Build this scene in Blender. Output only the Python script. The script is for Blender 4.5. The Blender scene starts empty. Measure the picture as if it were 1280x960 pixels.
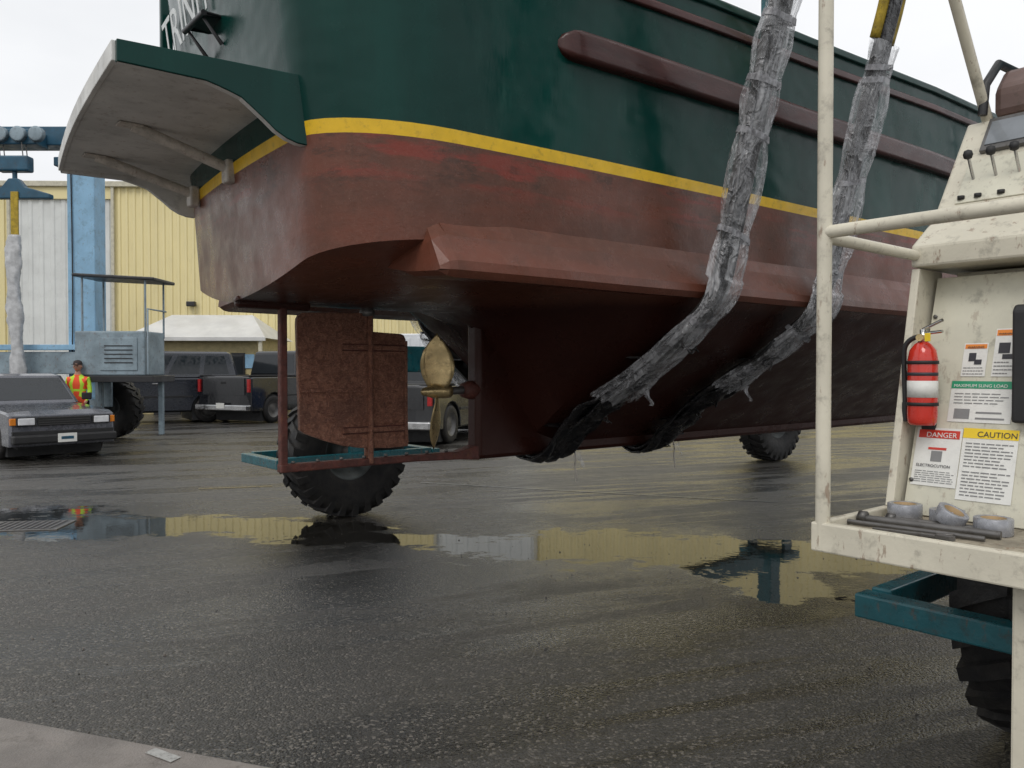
import bpy, bmesh, math, random
from mathutils import Vector, Matrix, noise
random.seed(4)
R=math.radians
scene=bpy.context.scene
scene.view_settings.view_transform='Standard'
scene.view_settings.look='None'
scene.view_settings.exposure=0
COL=scene.collection

# ------------------------------------------------------------------ node helper
class N:
    def __init__(s,tree): s.t=tree; s.n=tree.nodes; s.l=tree.links
    def new(s,typ,**kw):
        n=s.n.new(typ)
        for k,v in kw.items(): setattr(n,k,v)
        return n
    def put(s,sock,v):
        if isinstance(v,bpy.types.NodeSocket): s.l.new(v,sock)
        elif isinstance(v,(tuple,list)) and sock.type=='RGBA' and len(v)==3: sock.default_value=(*v,1)
        else: sock.default_value=v
    def m(s,op,a,b=None,c=None,clamp=False):
        n=s.new('ShaderNodeMath',operation=op); n.use_clamp=clamp
        s.put(n.inputs[0],a)
        if b is not None: s.put(n.inputs[1],b)
        if c is not None: s.put(n.inputs[2],c)
        return n.outputs[0]
    def v(s,op,a,b=None):
        n=s.new('ShaderNodeVectorMath',operation=op); s.put(n.inputs[0],a)
        if b is not None: s.put(n.inputs[1],b)
        return n.outputs['Value'] if op=='LENGTH' else n.outputs[0]
    def coord(s,which='Object'): return s.new('ShaderNodeTexCoord').outputs[which]
    def noise(s,vec,scale,detail=4,rough=.55,dist=0):
        n=s.new('ShaderNodeTexNoise'); s.put(n.inputs['Vector'],vec)
        n.inputs['Scale'].default_value=scale; n.inputs['Detail'].default_value=min(detail,5)
        n.inputs['Roughness'].default_value=rough; n.inputs['Distortion'].default_value=dist
        return n.outputs[0]
    def vor(s,vec,scale,out='Distance',feature='F1'):
        n=s.new('ShaderNodeTexVoronoi',feature=feature); s.put(n.inputs['Vector'],vec)
        n.inputs['Scale'].default_value=scale
        return n.outputs[out]
    def mix(s,f,a,b):
        n=s.new('ShaderNodeMix',data_type='RGBA'); s.put(n.inputs[0],f)
        s.put(n.inputs[6],a); s.put(n.inputs[7],b); return n.outputs[2]
    def rng(s,x,a,b,c=0.,d=1.,smooth=True):
        n=s.new('ShaderNodeMapRange'); n.interpolation_type='SMOOTHSTEP' if smooth else 'LINEAR'
        s.put(n.inputs[0],x); s.put(n.inputs[1],a); s.put(n.inputs[2],b); s.put(n.inputs[3],c); s.put(n.inputs[4],d)
        return n.outputs[0]
    def bump(s,h,strength,dist=.01):
        n=s.new('ShaderNodeBump'); s.put(n.inputs['Height'],h); s.put(n.inputs['Strength'],strength)
        n.inputs['Distance'].default_value=dist; return n.outputs[0]

def newmat(name):
    m=bpy.data.materials.new(name); m.use_nodes=True
    return m,N(m.node_tree),m.node_tree.nodes['Principled BSDF']

def mat(name,col,rough=.5,metal=0.,var=.25,scale=6.,bump=.0,bscale=40.,coat=0.,col2=None,dirt=0.,stretch=(1,1,1),alpha=1.,bdist=.01,spec=.5,rust=0.):
    m,n,p=newmat(name)
    v=n.v('MULTIPLY',n.coord(),stretch)
    f=n.noise(v,scale,6,.6)
    f=n.rng(f,.3,.7)
    c2=col2 if col2 else tuple(c*(1-var) for c in col)
    c=n.mix(f,col,c2)
    if dirt>0:
        d=n.noise(v,scale*3.1,8,.7)
        c=n.mix(n.rng(d,.52,.72,0,dirt),c,(.05,.04,.03))
    if rust>0:
        d=n.noise(n.v('MULTIPLY',n.coord(),(1,1,.35)),26,5,.7)
        c=n.mix(n.rng(d,.585,.66,0,rust),c,(.16,.06,.02))
    n.put(p.inputs['Base Color'],c)
    r2=n.noise(v,scale*2.3,4)
    n.put(p.inputs['Roughness'],n.rng(r2,.3,.7,max(.02,rough-.08),min(1,rough+.1)))
    p.inputs['Metallic'].default_value=metal
    p.inputs['Specular IOR Level'].default_value=spec
    p.inputs['Coat Weight'].default_value=coat
    p.inputs['Coat Roughness'].default_value=.08
    if bump>0: n.put(p.inputs['Normal'],n.bump(n.noise(v,bscale,6,.6),bump,bdist))
    return m

# ------------------------------------------------------------------ materials
GREEN,n,p=newmat('hull_green_paint')
co=n.coord(); st=n.v('MULTIPLY',co,(1,1,.18))
f=n.rng(n.noise(st,3.,6,.6),.35,.75)
c=n.mix(f,(.0025,.034,.028),(.004,.048,.039))
chalk=n.m('MULTIPLY',n.rng(n.noise(st,9,8,.7),.5,.78,0,1),n.rng(n.noise(co,1.4,3),.48,.68,0,.4))
c=n.mix(chalk,c,(.04,.11,.09))
n.put(p.inputs['Base Color'],c)
n.put(p.inputs['Roughness'],n.rng(n.noise(co,4,5),.3,.7,.12,.30))
p.inputs['Specular IOR Level'].default_value=.2
b1=n.bump(n.noise(n.v('MULTIPLY',co,(1,1,1.6)),2.2,2),.5,.03)
bb=n.new('ShaderNodeBump'); bb.inputs['Strength'].default_value=.12; bb.inputs['Distance'].default_value=.004
n.put(bb.inputs['Height'],n.noise(st,60,5)); n.l.new(b1,bb.inputs['Normal']); n.l.new(bb.outputs[0],p.inputs['Normal'])

def redmat(name):
    RED,n,p=newmat(name)
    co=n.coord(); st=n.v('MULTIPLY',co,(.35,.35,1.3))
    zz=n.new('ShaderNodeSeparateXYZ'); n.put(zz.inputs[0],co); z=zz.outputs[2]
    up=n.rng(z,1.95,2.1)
    c=n.mix(n.rng(n.noise(st,2.6,6,.65),.32,.68),(.150,.046,.026),(.098,.038,.023))
    c=n.mix(n.rng(n.noise(co,1.3,5,.65),.50,.70,0,.55),c,(.065,.032,.019))
    run=n.rng(n.noise(n.v('MULTIPLY',co,(1,1,.12)),11,5,.7),.52,.75,0,.35)
    c=n.mix(n.m('MULTIPLY',run,up),c,(.045,.028,.018))
    scr=n.m('MULTIPLY',n.rng(n.noise(n.v('MULTIPLY',co,(.8,.8,5)),2.1,7,.65),.50,.62),n.rng(z,2.40,2.62))
    c=n.mix(n.m('MULTIPLY',scr,.6),c,(.25,.032,.02))
    blk=n.m('MULTIPLY',n.rng(n.noise(n.v('MULTIPLY',co,(1,1,3)),2.9,8,.75),.52,.64,0,.55),n.rng(z,2.30,2.6))
    c=n.mix(blk,c,(.030,.020,.013))
    mott=n.rng(n.noise(co,16,5,.75),.48,.70,0,.22)
    c=n.mix(mott,c,(.20,.09,.06))
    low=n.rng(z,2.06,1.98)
    c=n.mix(n.m('MULTIPLY',low,.90),c,(.030,.0092,.007))  # underside shade painted into the colour, below the chine and on the keel
    c=n.mix(n.m('MULTIPLY',n.rng(n.noise(co,60,4,.7),.60,.74,0,.35),n.rng(z,1.9,2.2,.12,1)),c,(.28,.17,.13))
    n.put(p.inputs['Base Color'],c)
    n.put(p.inputs['Specular IOR Level'],n.rng(z,1.95,2.1,.18,.42))
    n.put(p.inputs['Roughness'],n.rng(n.noise(co,5,6),.3,.7,.22,.44))
    n.put(p.inputs['Normal'],n.bump(n.noise(co,38,8,.7),.32,.006))
    return RED
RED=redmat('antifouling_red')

RUST=mat('rusty_red_steel',(.12,.033,.023),.6,var=.5,scale=18,bump=.6,bscale=60,dirt=.5,rust=.5)
RUD,n,p=newmat('rudder_antifouling')
co=n.coord()
h=n.noise(co,26,5,.8,.8); h3=n.noise(n.v('MULTIPLY',co,(1,1,2.)),85,3,.7)
c=n.mix(n.rng(h,.38,.62),(.17,.065,.040),(.33,.15,.095))
c=n.mix(n.rng(n.noise(co,4,4),.48,.7,0,.55),c,(.11,.045,.03))
c=n.mix(n.rng(h3,.57,.68,0,.65),c,(.50,.30,.21))
c=n.mix(n.rng(h3,.42,.34,0,.6),c,(.07,.028,.02))
n.put(p.inputs['Base Color'],c); p.inputs['Roughness'].default_value=.33
n.put(p.inputs['Normal'],n.bump(n.m('ADD',h,n.m('MULTIPLY',h3,.5)),1.,.022))

YEL=mat('yellow_stripe_paint',(.80,.50,.012),.4,var=.15,scale=8,dirt=.3)
GUARD=mat('guard_brown_paint',(.075,.02,.016),.3,var=.5,scale=7,coat=.2,bump=.2,bscale=30,dirt=.4,stretch=(.3,1,1),spec=.3)
WHITEG=mat('platform_grey_paint',(.68,.68,.65),.5,var=.25,scale=3,dirt=.3,bump=.1,rust=.3)
WPIPE=mat('strut_grey_paint',(.58,.54,.48),.5,var=.3,scale=20,dirt=.4,rust=.4)
LETTER=mat('white_lettering',(.72,.75,.74),.4,var=.2,dirt=.3,scale=12)
BRONZE=mat('propeller_bronze',(.66,.50,.25),.32,metal=.7,var=.5,scale=9,dirt=.4,bump=.15)
DECK=mat('deck_grey',(.35,.35,.33),.7)
BLACKM=mat('black_steel',(.02,.02,.022),.4)
TYRE=mat('tyre_rubber',(.014,.014,.015),.55,var=.4,scale=10,bump=.3,bscale=80,col2=(.028,.026,.024),spec=.3)
RIM=mat('rim_paint',(.07,.08,.08),.5,dirt=.6)
TEAL=mat('teal_steel_paint',(.015,.12,.145),.30,var=.35,scale=7,dirt=.6,bump=.15,rust=.4)
CREAM=mat('cream_steel_paint',(.68,.64,.52),.42,var=.15,scale=4,dirt=.42,bump=.15,bscale=30,rust=.55)
CREAM2=mat('console_panel_paint',(.66,.64,.52),.45,var=.16,scale=5,dirt=.38,rust=.3)
TRAYM=mat('tray_floor_worn',(.42,.37,.28),.55,var=.5,scale=9,dirt=.95,bump=.3,rust=.8)
LBLUE=mat('light_blue_steel',(.28,.50,.70),.5,var=.2,scale=2,dirt=.3,rust=.4)
DBLUE=mat('dark_blue_steel',(.02,.10,.17),.45,var=.35,scale=3,dirt=.4)
GREYB=mat('grey_blue_steel',(.27,.35,.40),.5,var=.35,scale=3,dirt=.5,rust=.4)
REDP=mat('extinguisher_red',(.62,.03,.015),.25,var=.1,coat=.5)
LABEL=mat('label_white',(.78,.78,.74),.45,var=.08,scale=20,dirt=.12)
LRED=mat('label_red',(.6,.04,.02),.4,var=.05)
LYEL=mat('label_yellow',(.85,.6,.02),.4,var=.05)
LORG=mat('label_orange',(.8,.25,.03),.4,var=.05)
LGRN=mat('label_green',(.02,.3,.15),.4,var=.05)
INK=mat('label_ink',(.04,.04,.05),.5)
INKG=mat('label_ink_soft',(.25,.25,.25),.5)
TAPE=mat('duct_tape',(.36,.37,.40),.3,metal=.3,var=.25,scale=40)
CARD=mat('cardboard_core',(.4,.28,.15),.8)
STEEL=mat('worn_steel',(.16,.155,.15),.42,metal=.6,dirt=.5,scale=12)
CHROME=mat('chrome',(.6,.6,.6),.15,metal=1)
GLASSD=mat('dark_glass',(.02,.024,.028),.06,var=.1)
LENS=mat('headlight_lens',(.75,.76,.78),.12,coat=.6)
AMB=mat('amber_lens',(.8,.25,.02),.2)
TAIL=mat('tail_lens',(.4,.01,.01),.2)
CARBLK=mat('black_car_paint',(.008,.009,.012),.18,coat=.8,var=.2)
CARGREY=mat('charcoal_car_paint',(.018,.022,.032),.2,coat=.7,var=.2)
CARSIL=mat('silver_grey_car_paint',(.12,.125,.145),.26,coat=.7,var=.2,metal=.4)
CARWH=mat('white_car_paint',(.7,.72,.74),.3,coat=.5,var=.08)
CARBLU=mat('blue_car_paint',(.03,.1,.3),.25,coat=.6,var=.1)
PLASTB=mat('black_plastic',(.02,.02,.021),.55)
WEBB,n,p=newmat('black_webbing')
co=n.coord()
c=n.mix(n.rng(n.noise(co,12,6),.35,.7),(.007,.007,.009),(.026,.023,.022)); n.put(p.inputs['Base Color'],c)
n.put(p.inputs['Roughness'],n.rng(n.noise(co,18,4),.3,.7,.16,.5))
n.put(p.inputs['Normal'],n.bump(n.noise(co,13,4,.65),1.,.03))
STRAP=mat('grey_lifting_strap',(.040,.039,.037),.6,var=.5,scale=5,dirt=.5,bump=.4,bscale=120,stretch=(2,.5,.5))
YWEB=mat('yellow_webbing',(.50,.35,.03),.7,var=.4,scale=12,dirt=.6,bump=.5,bscale=90)
# clear plastic film: mostly transparent, milky where it creases and bunches
PLAS,n,p=newmat('wrapping_plastic')
co=n.coord(); st=n.v('MULTIPLY',co,(3.0,1.,.28))
cr=n.noise(st,3.4,3,.5,1.0)
ridge=n.m('SUBTRACT',1.,n.m('MULTIPLY',n.m('ABSOLUTE',n.m('SUBTRACT',cr,.5)),13.,clamp=True))
cr2=n.noise(n.v('MULTIPLY',co,(1,1,.8)),6,3,.55,1.2)
ridge2=n.m('SUBTRACT',1.,n.m('MULTIPLY',n.m('ABSOLUTE',n.m('SUBTRACT',cr2,.5)),16.,clamp=True))
n.put(p.inputs['Base Color'],(.80,.81,.84))
p.inputs['Roughness'].default_value=.09
p.inputs['Specular IOR Level'].default_value=1.
hgt=n.m('ADD',n.m('MULTIPLY',ridge,.3),n.m('ADD',cr,n.m('ADD',cr2,n.m('MULTIPLY',ridge2,.25))))
n.put(p.inputs['Normal'],n.bump(hgt,.9,.035))
al=n.m('ADD',n.rng(cr2,.42,.66,.07,.30),n.m('ADD',n.m('MULTIPLY',ridge,.22),n.m('MULTIPLY',ridge2,.16)))
n.put(p.inputs['Alpha'],al)
# asphalt
ASPH,n,p=newmat('wet_asphalt')
co=n.coord()
wob=n.new('ShaderNodeTexNoise'); n.put(wob.inputs['Vector'],co); wob.inputs['Scale'].default_value=1.3; wob.inputs['Detail'].default_value=3
cow=n.v('ADD',co,n.v('MULTIPLY',n.v('SUBTRACT',wob.outputs['Color'],(.5,.5,.5)),(1.6,1.2,0)))
pud=None
for (cx,cy,rx,ry) in [(-4.3,8.15,2.6,.66),(-6.6,8.9,2.2,.55),(-2.3,8.0,1.3,.5),(-1.1,7.5,1.2,.32),(.9,7.15,1.7,.66),(2.2,6.85,1.2,.74),(2.0,5.9,.5,.45)]:
    q=n.v('MULTIPLY',n.v('SUBTRACT',cow,(cx,cy,0)),(1/rx,1/ry,0)); d=n.v('LENGTH',q)
    pud=d if pud is None else n.m('MINIMUM',pud,d)
nz1=n.noise(n.v('MULTIPLY',co,(1,1.5,1)),3.6,5,.72)
edge=n.m('ADD',pud,n.m('MULTIPLY',n.m('SUBTRACT',nz1,.5),2.2))
P=n.rng(edge,1.04,.80)
damp=n.rng(edge,2.7,1.0)
tr=n.new('ShaderNodeVectorRotate'); n.put(tr.inputs['Vector'],co); tr.inputs['Angle'].default_value=R(-20); tr.inputs['Axis'].default_value=(0,0,1)
big=n.noise(n.v('MULTIPLY',tr.outputs[0],(.28,1.5,1)),.9,5,.62,.5)
film=n.rng(big,.43,.60)
track=n.rng(n.noise(n.v('MULTIPLY',tr.outputs[0],(.10,3.2,1)),1.5,3,.5),.52,.64)
stone=n.vor(co,80,'Color'); sd=n.vor(co,80,'Distance')
sx=n.new('ShaderNodeSeparateXYZ'); n.put(sx.inputs[0],stone)
base=n.mix(film,(.050,.047,.042),(.023,.022,.020))
base=n.mix(n.m('MULTIPLY',track,.5),base,(.020,.019,.018))
base=n.mix(n.rng(sx.outputs[0],.76,1.,0,.72),base,(.20,.18,.155))
base=n.mix(n.rng(sx.outputs[1],.72,1.,0,.6),base,(.010,.010,.009))
base=n.mix(n.rng(n.noise(co,2.4,5,.7),.52,.72,0,.4),base,(.080,.072,.062))
base=n.mix(n.m('MULTIPLY',damp,.6),base,(.016,.015,.014))
base=n.mix(P,base,(.014,.013,.011))
n.put(p.inputs['Base Color'],base)
p.inputs['Specular IOR Level'].default_value=.65
wet=n.m('MAXIMUM',n.m('MAXIMUM',film,n.m('MULTIPLY',track,.8)),n.m('MULTIPLY',damp,.9))
rr=n.m('ADD',n.m('MULTIPLY',wet,-.28),n.rng(n.noise(co,3,4,.65),.3,.72,.50,.38))
rr=n.m('ADD',n.m('MULTIPLY',rr,n.m('SUBTRACT',1.,P)),.018)
n.put(p.inputs['Roughness'],rr)
hh=n.m('ADD',n.m('MULTIPLY',sd,-.8),n.m('MULTIPLY',n.noise(co,40,4,.7),1.1))
strg=n.m('MULTIPLY',n.m('SUBTRACT',1.,P),n.rng(wet,0,1,1.,.42))
bA=n.new('ShaderNodeBump'); n.put(bA.inputs['Height'],hh); n.put(bA.inputs['Strength'],strg); bA.inputs['Distance'].default_value=.009
bB=n.new('ShaderNodeBump'); n.put(bB.inputs['Height'],n.noise(co,9,3)); bB.inputs['Strength'].default_value=.06; bB.inputs['Distance'].default_value=.01
n.l.new(bB.outputs[0],bA.inputs['Normal']); n.l.new(bA.outputs[0],p.inputs['Normal'])
CONC=mat('wet_concrete',(.24,.215,.195),.4,var=.35,scale=3,bump=.5,bscale=90,dirt=.45)
PAINTW=mat('worn_white_line',(.24,.24,.23),.35,var=.6,scale=14,dirt=.8)
PAINTY=mat('worn_yellow_line',(.2,.15,.05),.35,var=.6,scale=14,dirt=.8)
WALLY=mat('yellow_corrugated_metal',(.80,.70,.38),.5,var=.12,scale=.6,dirt=.1,stretch=(1,1,.3))
WALLW=mat('pale_door_metal',(.72,.74,.72),.5,var=.15,scale=.8,dirt=.1)
TRIM=mat('trim_cream',(.6,.57,.45),.5)
ROOFM=mat('roof_metal_white',(.66,.66,.64),.4,var=.2,scale=1)
TAN=mat('tan_wall',(.5,.42,.22),.6)
SKIN=mat('skin',(.48,.25,.17),.5,var=.1,scale=30)
VESTO=mat('orange_vest',(.9,.10,.03),.7,var=.15)
VESTL=mat('lime_vest',(.50,.82,.05),.7,var=.1)
PANTS=mat('dark_trousers',(.03,.035,.05),.8)
CAPM=mat('dark_cap',(.04,.03,.03),.8)
TAPE2=mat('clear_tape',(.34,.34,.36),.15,var=.6,scale=30,bump=.6,bscale=30)

# ------------------------------------------------------------------ geometry helpers
def E(name,loc=(0,0,0),rz=0.,parent=None):
    e=bpy.data.objects.new(name,None); e.empty_display_size=.3; COL.objects.link(e)
    e.location=loc; e.rotation_euler=(0,0,rz); e.parent=parent; return e
def finish(o,m,parent,smooth,bevel,auto=True):
    if m is not None and not isinstance(m,list): o.data.materials.append(m)
    elif isinstance(m,list):
        for q in m: o.data.materials.append(q)
    COL.objects.link(o); o.parent=parent
    if smooth:
        for f in o.data.polygons: f.use_smooth=True
    if bevel>0:
        b=o.modifiers.new('bev','BEVEL'); b.width=bevel; b.segments=2; b.limit_method='ANGLE'; b.angle_limit=R(35)
    return o
def M(name,verts,faces,m,parent=None,smooth=False,bevel=0.):
    me=bpy.data.meshes.new(name); me.from_pydata([tuple(v) for v in verts],[],faces); me.update()
    bm=bmesh.new(); bm.from_mesh(me); bmesh.ops.recalc_face_normals(bm,faces=bm.faces); bm.to_mesh(me); bm.free()
    return finish(bpy.data.objects.new(name,me),m,parent,smooth,bevel)
def box(name,c,s,m,parent=None,bevel=.008,rot=None):
    v=[Vector((x*s[0]/2,y*s[1]/2,z*s[2]/2)) for x in(-1,1) for y in(-1,1) for z in(-1,1)]
    if rot: 
        rm=Matrix.Rotation(rot[2],3,'Z')@Matrix.Rotation(rot[1],3,'Y')@Matrix.Rotation(rot[0],3,'X'); v=[rm@q for q in v]
    v=[q+Vector(c) for q in v]
    return M(name,v,[(0,1,3,2),(4,6,7,5),(0,4,5,1),(2,3,7,6),(0,2,6,4),(1,5,7,3)],m,parent,False,bevel)
def loft(name,rings,m,parent=None,caps=True,smooth=True,closed=False,bevel=0.,ringclosed=True):
    k=len(rings[0]); v=[p for r in rings for p in r]; f=[]
    nr=len(rings)
    for i in range(nr if closed else nr-1):
        a=i*k; b=((i+1)%nr)*k
        for j in range(k if ringclosed else k-1):
            j2=(j+1)%k; f.append((a+j,a+j2,b+j2,b+j))
    if caps and not closed: f.append(tuple(range(k))); f.append(tuple((nr-1)*k+j for j in range(k)))
    return M(name,v,f,m,parent,smooth,bevel)
def prism(name,poly,axis,a,b,m,parent=None,bevel=.006,smooth=False):
    def mk(q,t):
        return {'x':(t,q[0],q[1]),'y':(q[0],t,q[1]),'z':(q[0],q[1],t)}[axis]
    return loft(name,[[mk(q,a) for q in poly],[mk(q,b) for q in poly]],m,parent,smooth=smooth,bevel=bevel)
def tube(name,pts,r,m,parent=None,res=6,cyc=False,smooth=False):
    cu=bpy.data.curves.new(name,'CURVE'); cu.dimensions='3D'; cu.bevel_depth=r; cu.bevel_resolution=res; cu.use_fill_caps=True
    s=cu.splines.new('POLY' if not smooth else 'NURBS'); s.points.add(len(pts)-1)
    for i,p_ in enumerate(pts): s.points[i].co=(*p_,1)
    if smooth: s.use_endpoint_u=True; s.order_u=3
    s.use_cyclic_u=cyc
    o=bpy.data.objects.new(name,cu); cu.materials.append(m); COL.objects.link(o); o.parent=parent; return o
def revolve(name,prof,axis,c,m,parent=None,seg=32,smooth=True):
    rings=[]
    for i in range(seg):
        a=2*math.pi*i/seg; ca,sa=math.cos(a),math.sin(a); ring=[]
        for r,t in prof:
            q={'x':(t,r*ca,r*sa),'y':(r*ca,t,r*sa),'z':(r*ca,r*sa,t)}[axis]
            ring.append((q[0]+c[0],q[1]+c[1],q[2]+c[2]))
        rings.append(ring)
    return loft(name,rings,m,parent,closed=True,smooth=smooth,ringclosed=False)
def text(name,s,size,mtx,m,parent,ext=.001,align='LEFT'):
    cu=bpy.data.curves.new(name,'FONT'); cu.body=s; cu.size=size; cu.extrude=ext; cu.align_x=align
    cu.materials.append(m); o=bpy.data.objects.new(name,cu); COL.objects.link(o); o.parent=parent; o.matrix_local=mtx; return o
def lerp(a,b,t): return a+(b-a)*t
def sstep(t): t=max(0,min(1,t)); return t*t*(3-2*t)
def interp(tab,x):
    if x<=tab[0][0]: return tab[0][1]
    for (a,b),(c,d) in zip(tab,tab[1:]):
        if x<=c: return lerp(b,d,(x-a)/(c-a))
    return tab[-1][1]

YAW=R(39.6)
CLX,CLY=-.637*4.55,.771*4.55      # point on the boat's centre line

# ------------------------------------------------------------------ BOAT
boat=E('boat',(CLX,CLY,0),YAW)
SIDE=[(1.5,1.30),(2.46,1.37),(3.25,1.42),(4.16,1.45),(5.24,1.47),(7.1,1.53),(8.5,1.52),(9.5,1.42),(10.5,1.2),(11.5,.88),(12.4,.5),(13.,.22),(13.4,.04)]
def K(z): return interp([(2.0,.985),(2.73,1.0),(3.3,1.01),(4.1,1.03)],z)
def Wd(u,z): 
    ex=.5*(z-2.73) if u>9 else 0
    return interp(SIDE,u-ex*sstep((u-8)/5))*K(z)
def UT(z): return 1.68-(.13 if z>2.73 else .07)*(z-2.73)
def skew(u,y): return u+.08*y*max(0,1-(u-1.5)/3)
def zbot(u,h,hb):
    st=1.99+.19*(min(h,1.35)/1.15)**1.6
    x=h/max(hb,.02)*1.45
    V=interp([(0,1.0),(.12,1.08),(.5,1.38),(1.13,1.755),(1.40,2.03),(1.45,2.06)],x)
    V=lerp(V,2.5,sstep((u-9.8)/3.6))
    return lerp(st,V,sstep((u-3.3)/.8))
def zsheer(u):
    z=3.87+.03*(u-3.3)
    if u<3.3: z+=.30*((3.3-u)/1.8)**1.5
    if u>8: z+=.03*(u-8)**1.5
    return z
def upper_guard_z(u): return 3.70+.03*(u-3.3)
NT_,NC_,NS_=9,10,44
def plan(z):
    k=K(z); ut=UT(z); W1=1.37*k; hc=W1-.45; pts=[]
    for i in range(NT_): 
        h=hc*i/NT_; pts.append((ut+.03*(h/hc)**2,h))
    for i in range(NC_):
        a=math.pi/2*i/NC_; pts.append((ut+.03+.77*(1-math.cos(a)),hc+.45*math.sin(a)))
    u0=ut+.8; ub=13.3+.5*(z-2.73)
    for i in range(NS_+1):
        u=lerp(u0,ub,i/NS_); pts.append((u,Wd(u,z)))
    return pts
base_pts=plan(2.15)
bottom=[(u,h,zbot(u,h,max(h,1.0) if u<3.3 else h)) for u,h in base_pts]
levels=[]; lm=[]
levels.append([(u,h,z) for u,h,z in bottom])
for f in(.25,.5,.75,1.):
    pl=plan(lerp(2.15,2.70,f)); levels.append([(u,h,lerp(b[2],2.70,f)) for (u,h),b in zip(pl,bottom)]); lm.append(0)
pl=plan(2.765); levels.append([(u,h+.003,2.765) for u,h in pl]); lm.append(1)
for f in(.15,.3,.45,.6,.75,.9,1.):
    pl=plan(lerp(2.765,3.95,f)); levels.append([(u,h,lerp(2.765,zsheer(u),f)) for u,h in pl]); lm.append(2)
pl=plan(3.95); levels.append([(u+(.1 if u<1.8 else 0),max(0,h-.1),zsheer(u)+.01) for u,h in pl]); lm.append(2)
levels.append([(u+(.1 if u<1.8 else 0),max(0,h-.1),zsheer(u)-.5) for u,h in pl]); lm.append(3)
V=[];F=[];MI=[]
def row(l): 
    near=[(skew(u,-h),-h,z) for u,h,z in reversed(l)]; far=[(skew(u,h),h,z) for u,h,z in l[1:]]
    return near+far
rows=[row(l) for l in levels]; k=len(rows[0])
for r_ in rows: V+=r_
for i in range(len(rows)-1):
    for j in range(k-1):
        F.append((i*k+j,i*k+j+1,(i+1)*k+j+1,(i+1)*k+j)); MI.append(lm[i])
half=len(levels[0]); last=(len(rows)-1)*k
for j in range(half-1):
    F.append((last+j,last+j+1,last+k-2-j,last+k-1-j)); MI.append(3)
Q=14
def addbot(sign):
    global V,F,MI
    s0=len(V)
    for (u,h,z) in bottom:
        for q in range(Q+1):
            hh=h*q/Q
            V.append((skew(u,sign*h),sign*hh,zbot(u,hh,max(h,1.0) if u<3.3 else h)))
    for i in range(len(bottom)-1):
        for q in range(Q):
            a=s0+i*(Q+1)+q; F.append((a,a+1,a+Q+2,a+Q+1)); MI.append(0)
addbot(-1); addbot(1)
me=bpy.data.meshes.new('hull'); me.from_pydata(V,[],F); 
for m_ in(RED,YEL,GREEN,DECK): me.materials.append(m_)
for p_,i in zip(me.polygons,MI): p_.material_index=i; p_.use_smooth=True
bm=bmesh.new(); bm.from_mesh(me); bmesh.ops.remove_doubles(bm,verts=bm.verts,dist=.0015)
bmesh.ops.recalc_face_normals(bm,faces=bm.faces)
for e_ in bm.edges:
    if len(e_.link_faces)==2 and e_.calc_face_angle(0)>R(32): e_.smooth=False
bm.to_mesh(me); bm.free()
hull=bpy.data.objects.new('hull',me); COL.objects.link(hull); hull.parent=boat

rings=[]
for u in [3.39,3.42,3.6,4.2,5,6,7,8,9,10,11,12,12.8]:
    zb=.965+sstep((u-10)/3)*1.4
    t=.045 if u<3.41 else .07
    rings.append([(u,-t,zb+.03),(u,-t*.7,zb),(u,t*.7,zb),(u,t,zb+.03),(u,t,zb+.9),(u,-t,zb+.9)])
    if u<3.7: rings[-1]=[(x,y,zb+1.08 if z>1.5 else z) for x,y,z in rings[-1]]
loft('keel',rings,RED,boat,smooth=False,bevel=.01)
for sg,nm in((-1,'chine_starboard'),(1,'chine_port')):
    rings=[]
    us=[2.12,2.16,2.2]+[2.3+.3*i for i in range(29)]
    for i,u in enumerate(us):
        wi=Wd(u,2.3)
        if u<2.46: 
            wi=.88+.45*math.sqrt(max(0,1-((2.46-u)/.8)**2))*1.0
        wo=interp([(2.1,1.49),(4,1.545),(7,1.60),(8.5,1.58),(9.5,1.48),(10.5,1.26),(11,1.1)],u)+.006*math.sin(u*5)
        e=0 if i>1 else (.03 if i==0 else .008)
        rings.append([(u+.04*(e>0),sg*(wi-.03),2.375-e),(u,sg*(lerp(wi,wo,.5)),lerp(2.36,2.12,.5)-e+.004),(u,sg*(wo-e),2.115-e),(u,sg*(wo+.004-e),2.07),(u,sg*(wo-.02-e),2.035+e),(u,sg*(wi-.12),2.055+e),(u,sg*(wi-.3),2.12)])
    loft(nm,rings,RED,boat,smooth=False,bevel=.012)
def rail(nm,u0,u1,zf,hgt,out,m):
    for sg in(-1,1):
        rings=[]
        nst=int((u1-u0)/.2)
        for i in range(nst+1):
            u=lerp(u0,u1,i/nst) if i else u0
            for kk in ([0,.25,.6,1.] if i==0 else [1.]):
                uu=u0+.12*kk if i==0 else u
                if i and uu<u0+.13: continue
                s=math.sqrt(max(.02,1-(1-kk)**2)) if i==0 else 1
                z=zf(uu); w=Wd(uu,z)
                if uu<2.6: w=.92+.45*math.sqrt(max(0,1-((2.46-min(uu,2.46))/.8)**2))
                ring=[]
                for a in range(10):
                    t=math.pi*a/9
                    ring.append((uu,sg*(w-.01+out*s*min(1,1.5*math.sin(t))),z+hgt/2*s*max(-1,min(1,1.25*math.cos(t)))))
                ring.append((uu,sg*(w-.05),z-hgt/2*s)); ring.append((uu,sg*(w-.05),z+hgt/2*s))
                rings.append(ring)
        loft(nm+('_starboard' if sg<0 else '_port'),rings,m,boat,smooth=True)
rail('guard_lower',2.9,11.5,lambda u:3.33+.006*(u-3),.155,.075,GUARD)
rail('guard_upper',2.4,12,upper_guard_z,.05,.04,GUARD)
rail('cap_rail',2.4,12,lambda u:zsheer(u)-.02,.05,.035,GREEN)

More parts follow.
